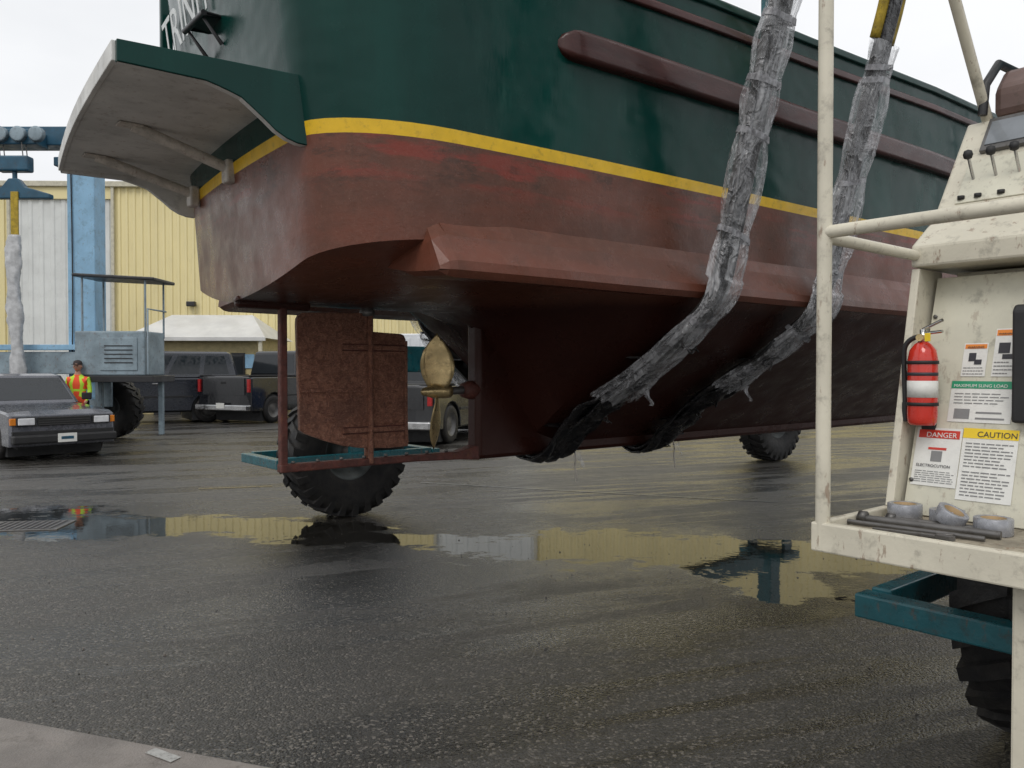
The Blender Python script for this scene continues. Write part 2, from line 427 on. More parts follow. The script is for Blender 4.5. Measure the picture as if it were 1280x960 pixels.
# stern platform
def ST(y,z): return skew(UT(z)+.03,y)
PZ=2.955
def curve_under(t):
    return interp([(0,2.655),(.07,2.66),(.16,2.685),(.26,2.755),(.38,2.83),(.55,2.872),(1,2.885)],t)
def aftu(y): return .87+.09*(y+.9)
def yedge(sgn,t): return -lerp(1.0,.9,t) if sgn<0 else lerp(1.14,1.34,t)
def platpt(s,t,z): 
    y=lerp(yedge(-1,t),yedge(1,t),s)
    u0=ST(y,z)+.05+ (0.12*max(0,abs(y)-.85)); u1=aftu(y)-.03*math.sin(math.pi*s)
    return (lerp(u0,u1,t),y,z)
NSg,NTg=10,8
def sheet(nm,z,th,m):
    v=[];f=[]
    for zz_ in(z,z-th):
        for i in range(NSg+1):
            for j in range(NTg+1): v.append(platpt(i/NSg,j/NTg,zz_))
    n1=(NSg+1)*(NTg+1)
    idx=lambda l,i,j:l*n1+i*(NTg+1)+j
    for i in range(NSg):
        for j in range(NTg):
            for l in(0,1): f.append((idx(l,i,j),idx(l,i+1,j),idx(l,i+1,j+1),idx(l,i,j+1)))
    for i in range(NSg):
        for j in(0,NTg): f.append((idx(0,i,j),idx(0,i+1,j),idx(1,i+1,j),idx(1,i,j)))
    for j in range(NTg):
        for i in(0,NSg): f.append((idx(0,i,j),idx(0,i,j+1),idx(1,i,j+1),idx(1,i,j)))
    return M(nm,v,f,m,boat,False,.0)
sheet('platform_deck',PZ+.01,.02,GREEN)
sheet('platform_underside',PZ-.012,.045,WHITEG)
for sgn,nm in((-1,'platform_side_starboard'),(1,'platform_side_port')):
    v=[];f=[];nn=16
    for off in(0,.03):
        for j in range(nn+1):
            t=j/nn
            q=platpt(0 if sgn<0 else 1,t,PZ)
            y=q[1]+sgn*(off-.005)
            v.append((q[0]-.004,y,PZ+.022)); v.append((q[0]-.004,y,curve_under(t)))
    m1=2*(nn+1)
    for j in range(nn):
        a=2*j; f.append((a,a+1,a+3,a+2)); f.append((m1+a,m1+a+1,m1+a+3,m1+a+2))
        f.append((a,a+2,m1+a+2,m1+a)); f.append((a+1,a+3,m1+a+3,m1+a+1))
    f.append((0,1,m1+1,m1)); f.append((2*nn,2*nn+1,m1+2*nn+1,m1+2*nn))
    M(nm,v,f,GREEN,boat,False,.003)
    v=[];f=[]
    for j in range(nn+1):
        t=j/nn; q=platpt(0 if sgn<0 else 1,t,PZ); y=q[1]-sgn*.014
        v.append((q[0]-.002,y,PZ-.055)); v.append((q[0]-.002,y,curve_under(t)-.004)); v.append((q[0]-.002,y+sgn*.037,curve_under(t)-.004))
    for j in range(nn): a=3*j; f.append((a,a+1,a+4,a+3)); f.append((a+1,a+2,a+5,a+4))
    M(nm+'_lining',v,f,WHITEG,boat)
v=[];f=[]
for i in range(NSg+1):
    q=platpt(i/NSg,1,PZ)
    for du,zz_ in((-.02,PZ+.022),(-.02,PZ-.065),(.004,PZ-.065),(.004,PZ+.022)): v.append((q[0]+du,q[1],zz_))
for i in range(NSg):
    for j in range(4): f.append((4*i+j,4*i+(j+1)%4,4*i+4+(j+1)%4,4*i+4+j))
f.append((0,1,2,3)); f.append(tuple(4*NSg+j for j in range(4)))
M('platform_aft_lip',v,f,WHITEG,boat,False,.004)
for i,yy in enumerate((-.02,.78)):
    tube('platform_strut_%d'%i,[(1.16,yy+.03,PZ-.065),(ST(yy,2.72)-.02,yy,2.73)],.030,WPIPE,boat)
    box('strut_pad_%d'%i,(ST(yy,2.72)-.045,yy,2.72),(.06,.09,.13),WPIPE,boat,.012)
    box('strut_flange_%d'%i,(1.15,yy+.03,PZ-.066),(.12,.08,.012),WPIPE,boat,.003)
def tmat(x,y,z,lean=0.):
    l=math.sqrt(1+lean*lean)
    X=Vector((-.08,-1,0)).normalized(); Y=Vector((lean/l,0,1/l)); Z=X.cross(Y).normalized(); Y=Z.cross(X)
    return Matrix(((X.x,Y.x,Z.x,x),(X.y,Y.y,Z.y,y),(X.z,Y.z,Z.z,z),(0,0,0,1)))
text('name_lettering','TRINITY',.36,tmat(ST(.95,3.62)-.03,1.02,3.62,-.13),LETTER,boat,.002)
sx_=ST(-.05,3.5)
for yy in(-.14,.10):
    tube('step_bracket',[(sx_+.01,yy,3.53),(sx_-.13,yy,3.51),(sx_-.02,yy,3.38)],.012,BLACKM,boat)
tube('step_tread',[(sx_-.13,-.18,3.51),(sx_-.13,.14,3.51)],.016,BLACKM,boat)
box('step_plate',(sx_-.065,-.02,3.525),(.12,.28,.012),BLACKM,boat,.004)
box('stern_fender_post',(ST(1.2,3.9)+.06,1.28,3.98),(.08,.05,.62),GREEN,boat,.01)

# rudder, frame, prop
def blade(nm,poly,th,m,y0=0.):
    cx=sum(p[0] for p in poly)/len(poly); cz=sum(p[1] for p in poly)/len(poly)
    def sc(d): 
        out=[]
        for a,b in poly:
            L=math.hypot(a-cx,b-cz); out.append((a-(a-cx)/L*d,b-(b-cz)/L*d))
        return out
    rings=[[(a,y0-th,b) for a,b in sc(.006)],[(a,y0-th*.8,b) for a,b in sc(.0)],[(a,y0+th*.8,b) for a,b in sc(.0)],[(a,y0+th,b) for a,b in sc(.006)]]
    return loft(nm,rings,m,boat,smooth=False)
poly=[(2.07,1.87),(2.072,1.905),(2.085,1.93),(2.11,1.945),(2.3,1.955),(2.5,1.96),(2.555,1.94),(2.56,1.845),(2.66,1.84),(2.80,1.835),(2.822,1.825),(2.835,1.80),
      (2.845,1.5),(2.855,1.12),(2.85,1.092),(2.70,1.088),(2.50,1.10),(2.38,1.12),(2.25,1.16),(2.12,1.21),(2.088,1.235),(2.08,1.5)]
blade('rudder_plate',poly,.018,RUD)
tube('rudder_stock',[(2.555,0,2.15),(2.555,0,1.93)],.022,RUST,boat)
for sg in(-1,1):
    tube('rudder_stock_spine',[(2.565,sg*.026,1.95),(2.565,sg*.026,1.0)],.018,RUD,boat)
    for z in(1.74,1.215):
        box('rudder_stiffener',(2.60,sg*.026,z),(.47,.022,.030),RUD,boat,.005)
        tube('stiffener_weld',[(2.37,sg*.020,z-.019),(2.83,sg*.020,z-.019)],.005,RUST,boat,2)
        tube('stiffener_weld',[(2.37,sg*.020,z+.019),(2.83,sg*.020,z+.019)],.004,RUST,boat,2)
    box('rudder_edge_bar',(2.832,sg*.022,1.46),(.022,.012,.66),RUD,boat,.004)
box('rudder_stiffener',(2.30,-.022,1.47),(.42,.012,.02),RUD,boat,.003)
revolve('rudder_bearing',[(.0,0),(.045,0),(.05,.03),(.035,.06),(.03,.1),(0,.1)],'z',(2.555,0,1.94),STEEL,boat,20)
box('frame_post',(1.985,0,1.5),(.045,.05,1.02),RUST,boat,.008)
loft('frame_shoe',[[(1.96,-.035,.985),(1.96,.035,.985),(1.96,.035,1.035),(1.96,-.035,1.035)],[(2.9,-.035,.985),(2.9,.035,.985),(2.9,.035,1.03),(2.9,-.035,1.03)],[(3.25,-.045,.975),(3.25,.045,.975),(3.25,.045,1.03),(3.25,-.045,1.03)],[(3.42,-.06,.962),(3.42,.06,.962),(3.42,.06,1.07),(3.42,-.06,1.07)]],RUST,boat,smooth=False,bevel=.008)
for i in range(8): revolve('shoe_bolt',[(0,-.008),(.012,-.008),(.012,.008),(0,.008)],'z',(2.05+.16*i,-.0,1.04),STEEL,boat,8)
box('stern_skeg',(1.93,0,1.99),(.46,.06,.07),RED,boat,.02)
pc=Vector((3.10,0,1.45))
revolve('propeller_hub',[(0,-.14),(.025,-.12),(.045,-.04),(.05,.06),(.045,.1),(0,.1)],'x',pc,BRONZE,boat,24)
tube('propeller_shaft',[(3.15,0,1.45),(3.5,0,1.465)],.028,STEEL,boat)
revolve('stern_bearing',[(.0,-.02),(.05,-.02),(.065,.03),(.07,.12),(0,.12)],'x',(3.33,0,1.456),RUST,boat,20)
for bi in range(2):
    rings=[]
    for i in range(15):
        t=i/14; r=.03+.37*t
        w=.118*max(.03,math.sin(math.pi*min(.995,(t*.82+.17))))**.75
        pitch=R(-(50-22*t)); ring=[]
        for a in range(14):
            s=-1+2*(a if a<7 else 13-a)/6.; th=(.010*(1-.7*t))*(1 if a<7 else -1)*(1-.85*s*s)
            du=w*s*math.cos(pitch); dt=w*s*math.sin(pitch)
            ring.append((du+th*math.sin(pitch)-.02*t,dt-th*math.cos(pitch),r-.02*s*s*t))
        rings.append(ring)
    o=loft('propeller_blade_%d'%bi,rings,BRONZE,boat,smooth=True)
    o.location=pc; o.rotation_euler=(R(3+180*bi),0,0)

# ------------------------------------------------------------------ SLINGS
def slingpath():
    return [(-3.35,9.1),(-2.08,3.95),(-2.01,3.7),(-1.80,2.9),(-1.63,2.2),(-1.585,2.06),(-1.54,2.0),(-1.18,1.74),(-.85,1.535),(-.52,1.345),(-.3,1.17),(-.13,1.0),(-.07,.95),(0,.94)]
def sling(u0,nm,topyellow):
    par=E(nm,(CLX,CLY,0),YAW)
    pts=slingpath(); full=pts+[(-y,z) for y,z in reversed(pts[:-1])]
    def resample(pp,step):
        out=[]
        for (a,b),(c,d) in zip(pp,pp[1:]):
            L=math.hypot(c-a,d-b); k_=max(1,int(L/step))
            for i in range(k_): out.append((lerp(a,c,i/k_),lerp(b,d,i/k_)))
        out.append(pp[-1]); 
        for _ in range(2):
            out=[out[0]]+[((out[i-1][0]+2*out[i][0]+out[i+1][0])/4,(out[i-1][1]+2*out[i][1]+out[i+1][1])/4) for i in range(1,len(out)-1)]+[out[-1]]
        return out
    def strip(nm2,pp,w,off,th,m,amp,seed,fr=3.,dx=0.,wv=.2):
        rings=[]
        for i,(y,z) in enumerate(pp):
            a=pp[max(0,i-1)]; b=pp[min(len(pp)-1,i+1)]; T=Vector((b[0]-a[0],b[1]-a[1])).normalized()
            Nn=Vector((-T.y,T.x))
            if Nn.dot(Vector((y,z-2.6)))<0: Nn=-Nn
            ring=[];k_=14
            for q in range(2*k_):
                s=-1+2*(q if q<k_ else 2*k_-1-q)/(k_-1.); top=1 if q<k_ else -1
                nz=noise.noise(Vector((s*2.5+seed,i*.12*fr/3,0)))*amp
                d_=off+nz+top*th/2
                ring.append((u0+dx+w/2*s*(1+wv*noise.noise(Vector((i*.15,seed,9+s*2)))) ,y+Nn.x*d_,z+Nn.y*d_))
            rings.append(ring)
        return loft(nm2,rings,m,par,smooth=True)
    pp=resample(full,.05)
    strip('webbing',pp,.20,.010,.018,STRAP,.005,seed=u0,wv=.05)
    strip('webbing_second_ply',[q for q in pp if q[1]>1.7],.14,.030,.014,WEBB,.004,seed=u0+5,dx=-.015,wv=.05)
    low=[q for q in pp if q[1]<1.85 and q[0]<.6]
    strip('chafe_sleeve',low,.28,.026,.024,WEBB,.035,seed=u0+3,fr=5)
    strip('chafe_pad',[q for q in low if q[1]<1.62],.34,.045,.012,WEBB,.05,seed=u0+7,fr=7)
    strip('chafe_flap',[q for q in low if 1.25<q[1]<1.6],.24,.07,.008,WEBB,.05,seed=u0+11,fr=7)
    if topyellow:
        strip('yellow_webbing',[q for q in pp if q[1]>3.72 and q[0]<0],.24,.0,.05,YWEB,.004,seed=2)
    for sd,lab in((-1,'near'),(1,'far')):
        zt=3.74 if topyellow else 5.0
        zlo=1.46 if not topyellow else 1.52
        sub=[q for q in resample(pts,.018) if q[1]<zt and q[1]>zlo]
        rings=[]
        Ls=0; prev=sub[0]
        ties=[.30,.95,1.40,1.75,2.05,2.62,3.15] if not topyellow else [.12,.20,.85,1.5,1.95,2.35]
        tot=sum(math.hypot(b[0]-a[0],b[1]-a[1]) for a,b in zip(sub,sub[1:]))
        for i,(y,z) in enumerate(sub):
            Ls+=math.hypot(y-prev[0],z-prev[1]); prev=(y,z)
            a=sub[max(0,i-3)]; b=sub[min(len(sub)-1,i+3)]; T=Vector((b[0]-a[0],b[1]-a[1])).normalized()
            Nn=Vector((-T.y,T.x)); 
            if Nn.dot(Vector((y,z-2.6)))<0: Nn=-Nn
            pin=1.
            for t in ties: pin=min(pin,.80+.20*min(1,abs(Ls-t)/.16))
            end=max(0,1-(tot-Ls)/.30)
            w=(.150+.03*noise.noise(Vector((Ls*1.4,u0,0))))*pin*(1+.35*end); th=(.040+.012*noise.noise(Vector((Ls*2.2,u0,4))))*pin
            if topyellow and .25<Ls<1.4: w*=1.15
            ring=[];KN=64
            for q in range(KN):
                an=2*math.pi*q/KN; cx_,sx2=math.cos(an),math.sin(an)
                pl_=noise.noise(Vector((cx_*3.6,sx2*3.6+u0,Ls*.9)))
                pl_=.42*(1-2.2*abs(pl_))
                w_=.82+pl_+.16*noise.noise(Vector((cx_*2+u0*3,sx2*2,Ls*1.8)))+.05*noise.noise(Vector((cx_*7,sx2*7,Ls*4)))
                if end>0: w_+=.5*end*noise.noise(Vector((cx_*6,sx2*6,8+u0)))
                du=w*math.copysign(abs(cx_)**.7,cx_)*(.75+.25*w_)+.010*math.sin(Ls*4+u0); dn=th*sx2*w_*1.4
                if z<2.15: dn=max(dn,-.012)*1.2+.012
                jag=.07*end*noise.noise(Vector((q*.9,u0,2)))
                yy=y+Nn.x*(dn+.026)+T.x*jag; zz2=z+Nn.y*(dn+.026)+T.y*jag
                ring.append((u0+du,yy*(1 if sd<0 else -1),zz2))
            rings.append(ring)
        loft('plastic_wrap_'+lab,rings,PLAS,par,caps=False,smooth=True)
        for t in ties:
            L2=0; pr=sub[0]
            for i,(y,z) in enumerate(sub):
                L2+=math.hypot(y-pr[0],z-pr[1]); pr=(y,z)
                if L2>=t:
                    if i+2<len(rings):
                        rr_=[]
                        for kq in(0,1,2):
                            cc=Vector((0,0,0))
                            for v_ in rings[i+kq]: cc+=Vector(v_)
                            cc/=len(rings[0])
                            rr_.append([tuple(cc+(Vector(v_)-cc)*1.03+Vector((0,0,(v_[0]-cc.x)*.25*math.sin(t*9)))) for v_ in rings[i+kq]])
                        loft('tape_tie',rr_,TAPE2,par,caps=False,smooth=True)
                    break
    rnd=random.Random(int(u0*10))
    for c_ in range(7):
        i0=rnd.choice([q for q in low if q[0]<-.15]); pp2=[]
        du=rnd.uniform(-.12,.12)
        for s in range(7):
            pp2.append((u0+du+rnd.uniform(-.04,.04),i0[0]-.07+rnd.uniform(-.03,.02)-s*.004,i0[1]-.05-s*rnd.uniform(.002,.012)+rnd.uniform(-.015,.015)))
        tube('loose_cord',pp2,.005,WEBB,par,res=2,smooth=True)
    tube('hanging_cord',[(u0+.20,-.13,1.02),(u0+.22,-.15,.93),(u0+.205,-.14,.86),(u0+.225,-.15,.79),(u0+.22,-.14,.745)],.006,WPIPE,par,res=2,smooth=True)
    for c_,(yy,zz2,ln,dx) in enumerate([(-.10,.99,.13,.20),(-.80,1.47,.12,.17)]):
        rings=[]
        for i in range(9):
            t=i/8; x0=u0+dx+rnd.uniform(-.006,.006)+.03*t
            rings.append([(x0-.035*(1-.7*t),yy-.09+.02*math.sin(t*6),zz2-ln*t),(x0,yy-.085+.02*math.sin(t*6),zz2-ln*t),(x0+.035*(1-.7*t),yy-.10+.02*math.sin(t*5),zz2-ln*t)])
        loft('plastic_tatter',rings,PLAS,par,caps=False,smooth=True,ringclosed=False)
    return par
sling(4.06,'lifting_sling',False)
sling(5.24,'lifting_sling',True)

# ------------------------------------------------------------------ TRAVEL LIFT
lift=E('travel_lift',(CLX,CLY,0),YAW)
def wheel(nm,c,par,rad=.70,wid=.44,lugs=26,axis='y'):
    h=wid/2
    prof=[(.30,-h*.75),(.36,-h*.9),(.50,-h*1.02),(.60,-h*1.0),(.655,-h*.9),(.67,-h*.6),(.672,0),(.67,h*.6),(.655,h*.9),(.60,h*1.),(.50,h*1.02),(.36,h*.9),(.30,h*.75)]
    s=rad/.7
    prof=[(r*s,t) for r,t in prof]
    revolve(nm+'_tyre',prof,'y',c,TYRE,par,48)
    v=[];f=[]
    for i in range(lugs):
        for sg in(-1,1):
            a=2*math.pi*(i+.25*(sg>0)*2)/lugs
            pts=[]
            for (t,r0,r1,da) in((.02,.66,.70,.0),(.6,.66,.70,.09),(.98,.63,.685,.16),(1.03,.55,.58,.18)):
                for wgt in(-.055,.055):
                    for rr_ in(r0,r1):
                        an=a+da+wgt; pts.append((rr_*s*math.cos(an),sg*h*t,rr_*s*math.sin(an)))
            b0=len(v); v+= [(p[0]+c[0],p[1]+c[1],p[2]+c[2]) for p in pts]
            for q in range(3):
                k0=b0+q*4;k1=k0+4
                for (x,y) in((0,1),(1,3),(3,2),(2,0)): f.append((k0+x,k0+y,k1+y,k1+x))
            f.append((b0,b0+1,b0+3,b0+2)); f.append((b0+12,b0+13,b0+15,b0+14))
    M(nm+'_tread',v,f,TYRE,par,False,.0)
    revolve(nm+'_rim',[(0,-h*.3),(.1,-h*.35),(.12,-h*.2),(.24,-h*.2),(.28,-h*.7),(.315,-h*.78),(.315,h*.78),(.28,h*.7),(.24,h*.2),(.12,h*.2),(.1,h*.35),(0,h*.3)],'y',c,RIM,par,32)
for nm,(u,y) in {'wheel_a':(4.05,-3.43),'wheel_b':(4.18,3.42),'wheel_c':(12.5,3.42),'wheel_d':(12.4,-3.43)}.items():
    wheel(nm,(u,y,.70),lift)
    z=.70
    for du in(-.92,.92): box(nm+'_guard_end',(u+du,y,z-.04),(.10,.92,.095),TEAL,lift,.008)
    for dy in(-.40,.40): box(nm+'_guard_side',(u,y+dy,z-.04),(1.74,.08,.12),TEAL,lift,.008)
    tube(nm+'_axle',[(u,y-.36,.7),(u,y+.36,.7)],.06,STEEL,lift)
    box(nm+'_yoke_top',(u,y,1.62),(.5,.9,.14),TEAL,lift,.01)
    for dy in(-.34,.34): box(nm+'_yoke',(u,y+dy,1.15),(.22,.07,.9),TEAL,lift,.008)
    box(nm+'_leg',(u,y,5.5),(.3,.26,7.7),TEAL,lift,.01)
for y in(-3.43,3.42):
    box('top_beam',(8.3,y,9.35),(10.,.35,.5),TEAL,lift,.01)
    if y>0: box('lower_beam',(8.34,y,1.72),(7.6,.25,.3),TEAL,lift,.01)
box('cross_beam',(12.6,0,9.4),(.4,6.6,.5),TEAL,lift,.01)

# operator platform
plat=E('operator_platform',(CLX,CLY,0),YAW)
box('tray_floor',(2.70,-3.70,1.065),(.5,1.0,.02),TRAYM,plat,.002)
box('tray_front_beam',(2.435,-3.68,1.055),(.035,1.04,.095),CREAM,plat,.006)
box('tray_side_beam',(2.72,-3.175,1.055),(.53,.03,.095),CREAM,plat,.006)
box('tray_back_beam',(2.975,-3.70,1.045),(.04,1.0,.08),CREAM,plat,.006)
tube('corner_post',[(2.44,-3.19,1.02),(2.44,-3.19,3.75)],.0235,CREAM,plat,8)
tube('front_rail',[(2.44,-3.19,2.045),(2.44,-4.2,2.045)],.021,CREAM,plat,8)
tube('side_rail',[(2.44,-3.19,2.03),(3.14,-3.19,2.03)],.02,CREAM,plat,8)
tube('upper_rail',[(2.44,-3.19,3.75),(2.44,-4.2,3.75)],.02,CREAM,plat,8)
tube('brace_tube',[(3.66,-3.24,2.60),(2.86,-3.24,3.55)],.021,CREAM,plat,8)
tube('brace_tube_top',[(2.86,-3.24,3.55),(2.86,-4.2,3.55)],.021,CREAM,plat,8)
PAN=lambda z:2.95+.318*(z-1.1)
loft('back_panel',[[(PAN(1.08),y,1.08),(PAN(1.08)+.012,y,1.08),(PAN(1.95)+.012,y,1.95),(PAN(1.95),y,1.95)] for y in(-3.22,-4.15)],CREAM2,plat,smooth=False,bevel=.001)
prism('cheek_inner',[(2.90,1.105),(3.10,1.98),(3.30,1.98),(3.30,1.105)],'y',-3.205,-3.175,CREAM,plat,.004)
prism('console_box',[(3.09,1.985),(3.09,2.065),(3.28,2.19),(3.60,2.62),(3.76,2.62),(3.76,1.985)],'y',-3.175,-4.15,CREAM,plat,.01)
prism('cheek_panel_back',[(3.32,1.09),(3.32,1.975),(3.74,1.975),(3.74,1.09)],'y',-3.25,-4.15,CREAM,plat,.004)
for z in (1.2,1.5,1.8):
    revolve('panel_bolt',[(0,-.004),(.008,-.004),(.006,.004),(0,.004)],'x',(PAN(z)-.004,-3.235,z),STEEL,plat,10)
def face(t,off=0.):
    nx,nz=-.803,.597
    return (3.28+.32*t+nx*off,2.19+.43*t+nz*off)
def onface(nm,t0,t1,y0,y1,off,m,bev=.004):
    a=face(t0);b=face(t1);c_=face(t1,off);d_=face(t0,off)
    return prism(nm,[a,b,c_,d_],'y',y0,y1,m,plat,bev)
onface('display_frame',.62,.97,-3.27,-3.56,.02,STEEL); onface('display_glass',.67,.92,-3.285,-3.54,.024,mat('display_glass',(.22,.24,.26),.1),.001)
onface('lever_plate',.12,.56,-3.24,-3.62,.006,CREAM2)
for yy in(-3.28,-3.36,-3.44,-3.52):
    a=face(.35,.0); b=face(.42,.10)
    tube('lever',[(a[0],yy,a[1]),(b[0],yy,b[1])],.006,CHROME,plat,4)
    revolve('lever_knob',[(0,-.02),(.014,-.014),(.018,0),(.014,.014),(0,.02)],'z',(b[0],yy,b[1]),PLASTB,plat,14)
for yy in(-3.26,-3.32,-3.40,-3.49):
    a=face(.16,.008); revolve('button',[(0,-.004),(.013,-.004),(.013,.010),(0,.012)],'z',(a[0],yy,a[1]),LRED if yy<-3.45 else PLASTB,plat,14)
prism('engine_cowl',[(3.60,2.625),(3.60,2.74),(3.70,2.84),(4.0,2.86),(4.0,2.625)],'y',-3.27,-4.1,mat('cowl_brown',(.16,.10,.085),.5,dirt=.5),plat,.03)
tube('cowl_edge',[(3.58,-3.24,2.64),(3.58,-3.25,2.76),(3.69,-3.26,2.87),(4.02,-3.26,2.89)],.018,BLACKM,plat,5)
prism('black_clipboard',[( -.02,1.42),(-.02,1.80),(.0,1.82),(.02,1.82),(.02,1.42)],'y',-3.545,-3.66,PLASTB,plat,.01).location=(3.03,0,0)
box('support_leg',(2.56,-3.77,.62),(.10,.10,.86),CREAM,plat,.008)
box('support_foot',(2.9,-3.77,.3),(.8,.12,.12),CREAM,plat,.008)
for i in range(3):
    tube('hose',[(3.2,-3.68-.03*i,1.9),(3.08,-3.72-.03*i,1.75),(3.02,-3.76-.02*i,1.4),(2.95,-3.78,1.1)],.011,PLASTB,plat,4,smooth=True)

def decal(nm,y,z,w,h,parts,texts):
    par=E(nm,(CLX,CLY,0),YAW)
    def pl(nm2,y0,y1,z0,z1,off,m):
        v=[]
        for yy,zz_ in((y0,z0),(y1,z0),(y1,z1),(y0,z1)): v.append((PAN(zz_)-off,yy,zz_+off*.3))
        for yy,zz_ in((y0,z0),(y1,z0),(y1,z1),(y0,z1)): v.append((PAN(zz_)-off+.001,yy,zz_+off*.3))
        M(nm2,v,[(0,1,2,3),(4,7,6,5),(0,1,5,4),(1,2,6,5),(2,3,7,6),(3,0,4,7)],m,par)
    pl('plate',y-w/2,y+w/2,z-h/2,z+h/2,.003,LABEL)
    for (a,b,c_,d_,m) in parts:
        pl('patch',y+w/2-w*b,y+w/2-w*a,z-h/2+h*c_,z-h/2+h*d_,.0045,m)
    for (s,fx,fz,sz,m) in texts:
        yy=y+w/2-w*fx; zz_=z-h/2+h*fz
        X=Vector((0,-1,0)); Y=Vector((.303,0,.953)); Z=X.cross(Y)
        t=Matrix(((X.x,Y.x,Z.x,PAN(zz_)-.0065),(X.y,Y.y,Z.y,yy),(X.z,Y.z,Z.z,zz_),(0,0,0,1)))
        text('lettering',s,sz,t,m,par,.0003)
    return par
def lines(n0,z0,z1,seed,x0=.07,x1=.93):
    rn=random.Random(seed); out=[]
    for i in range(n0):
        zc=lerp(z1,z0,i/max(1,n0-1)); a=x0
        while a<x1*rn.uniform(.75,1):
            b=min(x1,a+rn.uniform(.06,.16)); out.append((a,b,zc,zc+.38*(z1-z0)/n0,INKG)); a=b+.025
    return out
oy=-4.55
decal('danger_sign',1.241+oy,1.285,.155,.205,[(.05,.95,.82,.96,LRED),(.38,.62,.42,.60,INKG),(.30,.70,.62,.66,LRED)]+lines(6,.06,.24,2),[('DANGER',.22,.845,.026,LABEL),('ELECTROCUTION',.08,.33,.0145,INK)])
decal('caution_sign',1.073+oy,1.27,.175,.245,[(.0,1.,.86,1.,LYEL)]+lines(8,.46,.78,3)+lines(8,.06,.38,5),[('CAUTION',.26,.89,.028,INK)])
decal('sling_load_sign',1.12+oy,1.485,.205,.145,[(.0,1.,.82,1.,LGRN)]+lines(4,.45,.68,6)+[(.1,.35,.08,.32,INKG),(.45,.9,.08,.12,INKG),(.45,.85,.22,.26,INKG)],[('MAXIMUM SLING LOAD',.04,.86,.0165,LABEL)])
decal('warning_sign',1.158+oy,1.635,.08,.12,[(.05,.95,.83,.96,LORG),(.25,.55,.45,.70,INK),(.5,.8,.35,.5,INK)]+lines(3,.06,.24,8),[('WARNING',.15,.85,.0115,INK)])
decal('warning_sign',1.062+oy,1.66,.072,.17,[(.05,.95,.85,.97,LORG),(.2,.7,.48,.70,INK),(.4,.85,.36,.46,INK)]+lines(4,.05,.28,9),[('WARNING',.12,.875,.0105,INK)])

ext=E('fire_extinguisher',(CLX,CLY,0),YAW)
ec=(2.985,-3.268,1.40)
revolve('cylinder',[(0,0),(.042,0),(.048,.01),(.05,.03),(.05,.235),(.044,.27),(.028,.292),(.018,.30),(0,.30)],'z',ec,REDP,ext,28)
revolve('label_band',[(.0505,.10),(.0508,.10),(.0508,.16),(.0505,.16)],'z',ec,LABEL,ext,28)
revolve('label_strip',[(.0506,.178),(.0509,.178),(.0509,.19),(.0506,.19)],'z',ec,INK,ext,28)
revolve('valve',[(0,.295),(.017,.295),(.017,.325),(.011,.33),(.011,.345),(0,.345)],'z',ec,CHROME,ext,16)
tube('handle',[(ec[0],ec[1],ec[2]+.345),(ec[0]-.02,ec[1]-.075,ec[2]+.375)],.006,CHROME,ext,3)
tube('trigger',[(ec[0],ec[1],ec[2]+.33),(ec[0]-.02,ec[1]-.075,ec[2]+.335)],.006,CHROME,ext,3)
tube('gauge',[(ec[0]-.01,ec[1],ec[2]+.315),(ec[0]-.03,ec[1],ec[2]+.315)],.013,BRONZE,ext,5)
box('safety_tag',(ec[0]-.045,ec[1]-.035,ec[2]+.315),(.003,.02,.03),LYEL,ext,.001)
tube('hose',[(ec[0],ec[1]+.015,ec[2]+.32),(ec[0]-.01,ec[1]+.06,ec[2]+.31),(ec[0],ec[1]+.068,ec[2]+.22),(ec[0],ec[1]+.06,ec[2]+.06)],.009,PLASTB,ext,4,smooth=True)
tube('nozzle',[(ec[0],ec[1]+.06,ec[2]+.08),(ec[0],ec[1]+.06,ec[2]+.01)],.012,PLASTB,ext,4)
for z in(.07,.22): revolve('bracket_strap',[(.0515,z),(.053,z),(.053,z+.012),(.0515,z+.012)],'z',ec,PLASTB,ext,28)
box('bracket',(3.045,ec[1],1.5),(.02,.05,.26),PLASTB,ext,.003)
def roll(u,Y,z,tilt,s=1.):
    par=E('duct_tape_roll',(0,0,0),0)
    par.matrix_world=Matrix.Translation((CLX,CLY,0))@Matrix.Rotation(YAW,4,'Z')@Matrix.Translation((u,Y-4.55,z))@Matrix.Rotation(tilt,4,'X')@Matrix.Scale(s,4)
    revolve('tape',[(.034,-.024),(.05,-.024),(.0515,-.022),(.0515,.022),(.05,.024),(.034,.024),(.034,-.024)],'z',(0,0,0),TAPE,par,36)
    revolve('core',[(.0325,-.0235),(.0338,-.0235),(.0338,.0235),(.0325,.0235),(.0325,-.0235)],'z',(0,0,0),CARD,par,30)
roll(2.86,1.285,1.102,0,1.1); roll(2.85,1.14,1.102,0,1.05); roll(2.78,1.10,1.118,R(28),.95); roll(2.80,.98,1.102,0,1.1)
for i,(u,y0,y1,r_) in enumerate([(2.60,1.40,.95,.008),(2.67,1.36,.93,.013),(2.715,1.40,1.10,.007),(2.745,1.30,1.0,.010)]):
    par=E('steel_bar',(CLX,CLY,0),YAW)
    tube('shaft',[(u,y0-4.55,1.077+r_),(u+.05,y1-4.55,1.077+r_)],r_,STEEL,par,4)
    revolve('collar',[(0,-.012),(r_*1.5,-.012),(r_*1.5,.012),(0,.012)],'y',(u,y0-4.55-.02,1.077+r_*1.5),STEEL,par,12)
wr=E('wrench',(CLX,CLY,0),YAW)
prism('handle',[(2.55,-3.30),(2.565,-3.31),(2.60,-3.49),(2.58,-3.495)],'z',1.078,1.088,STEEL,wr,.002)
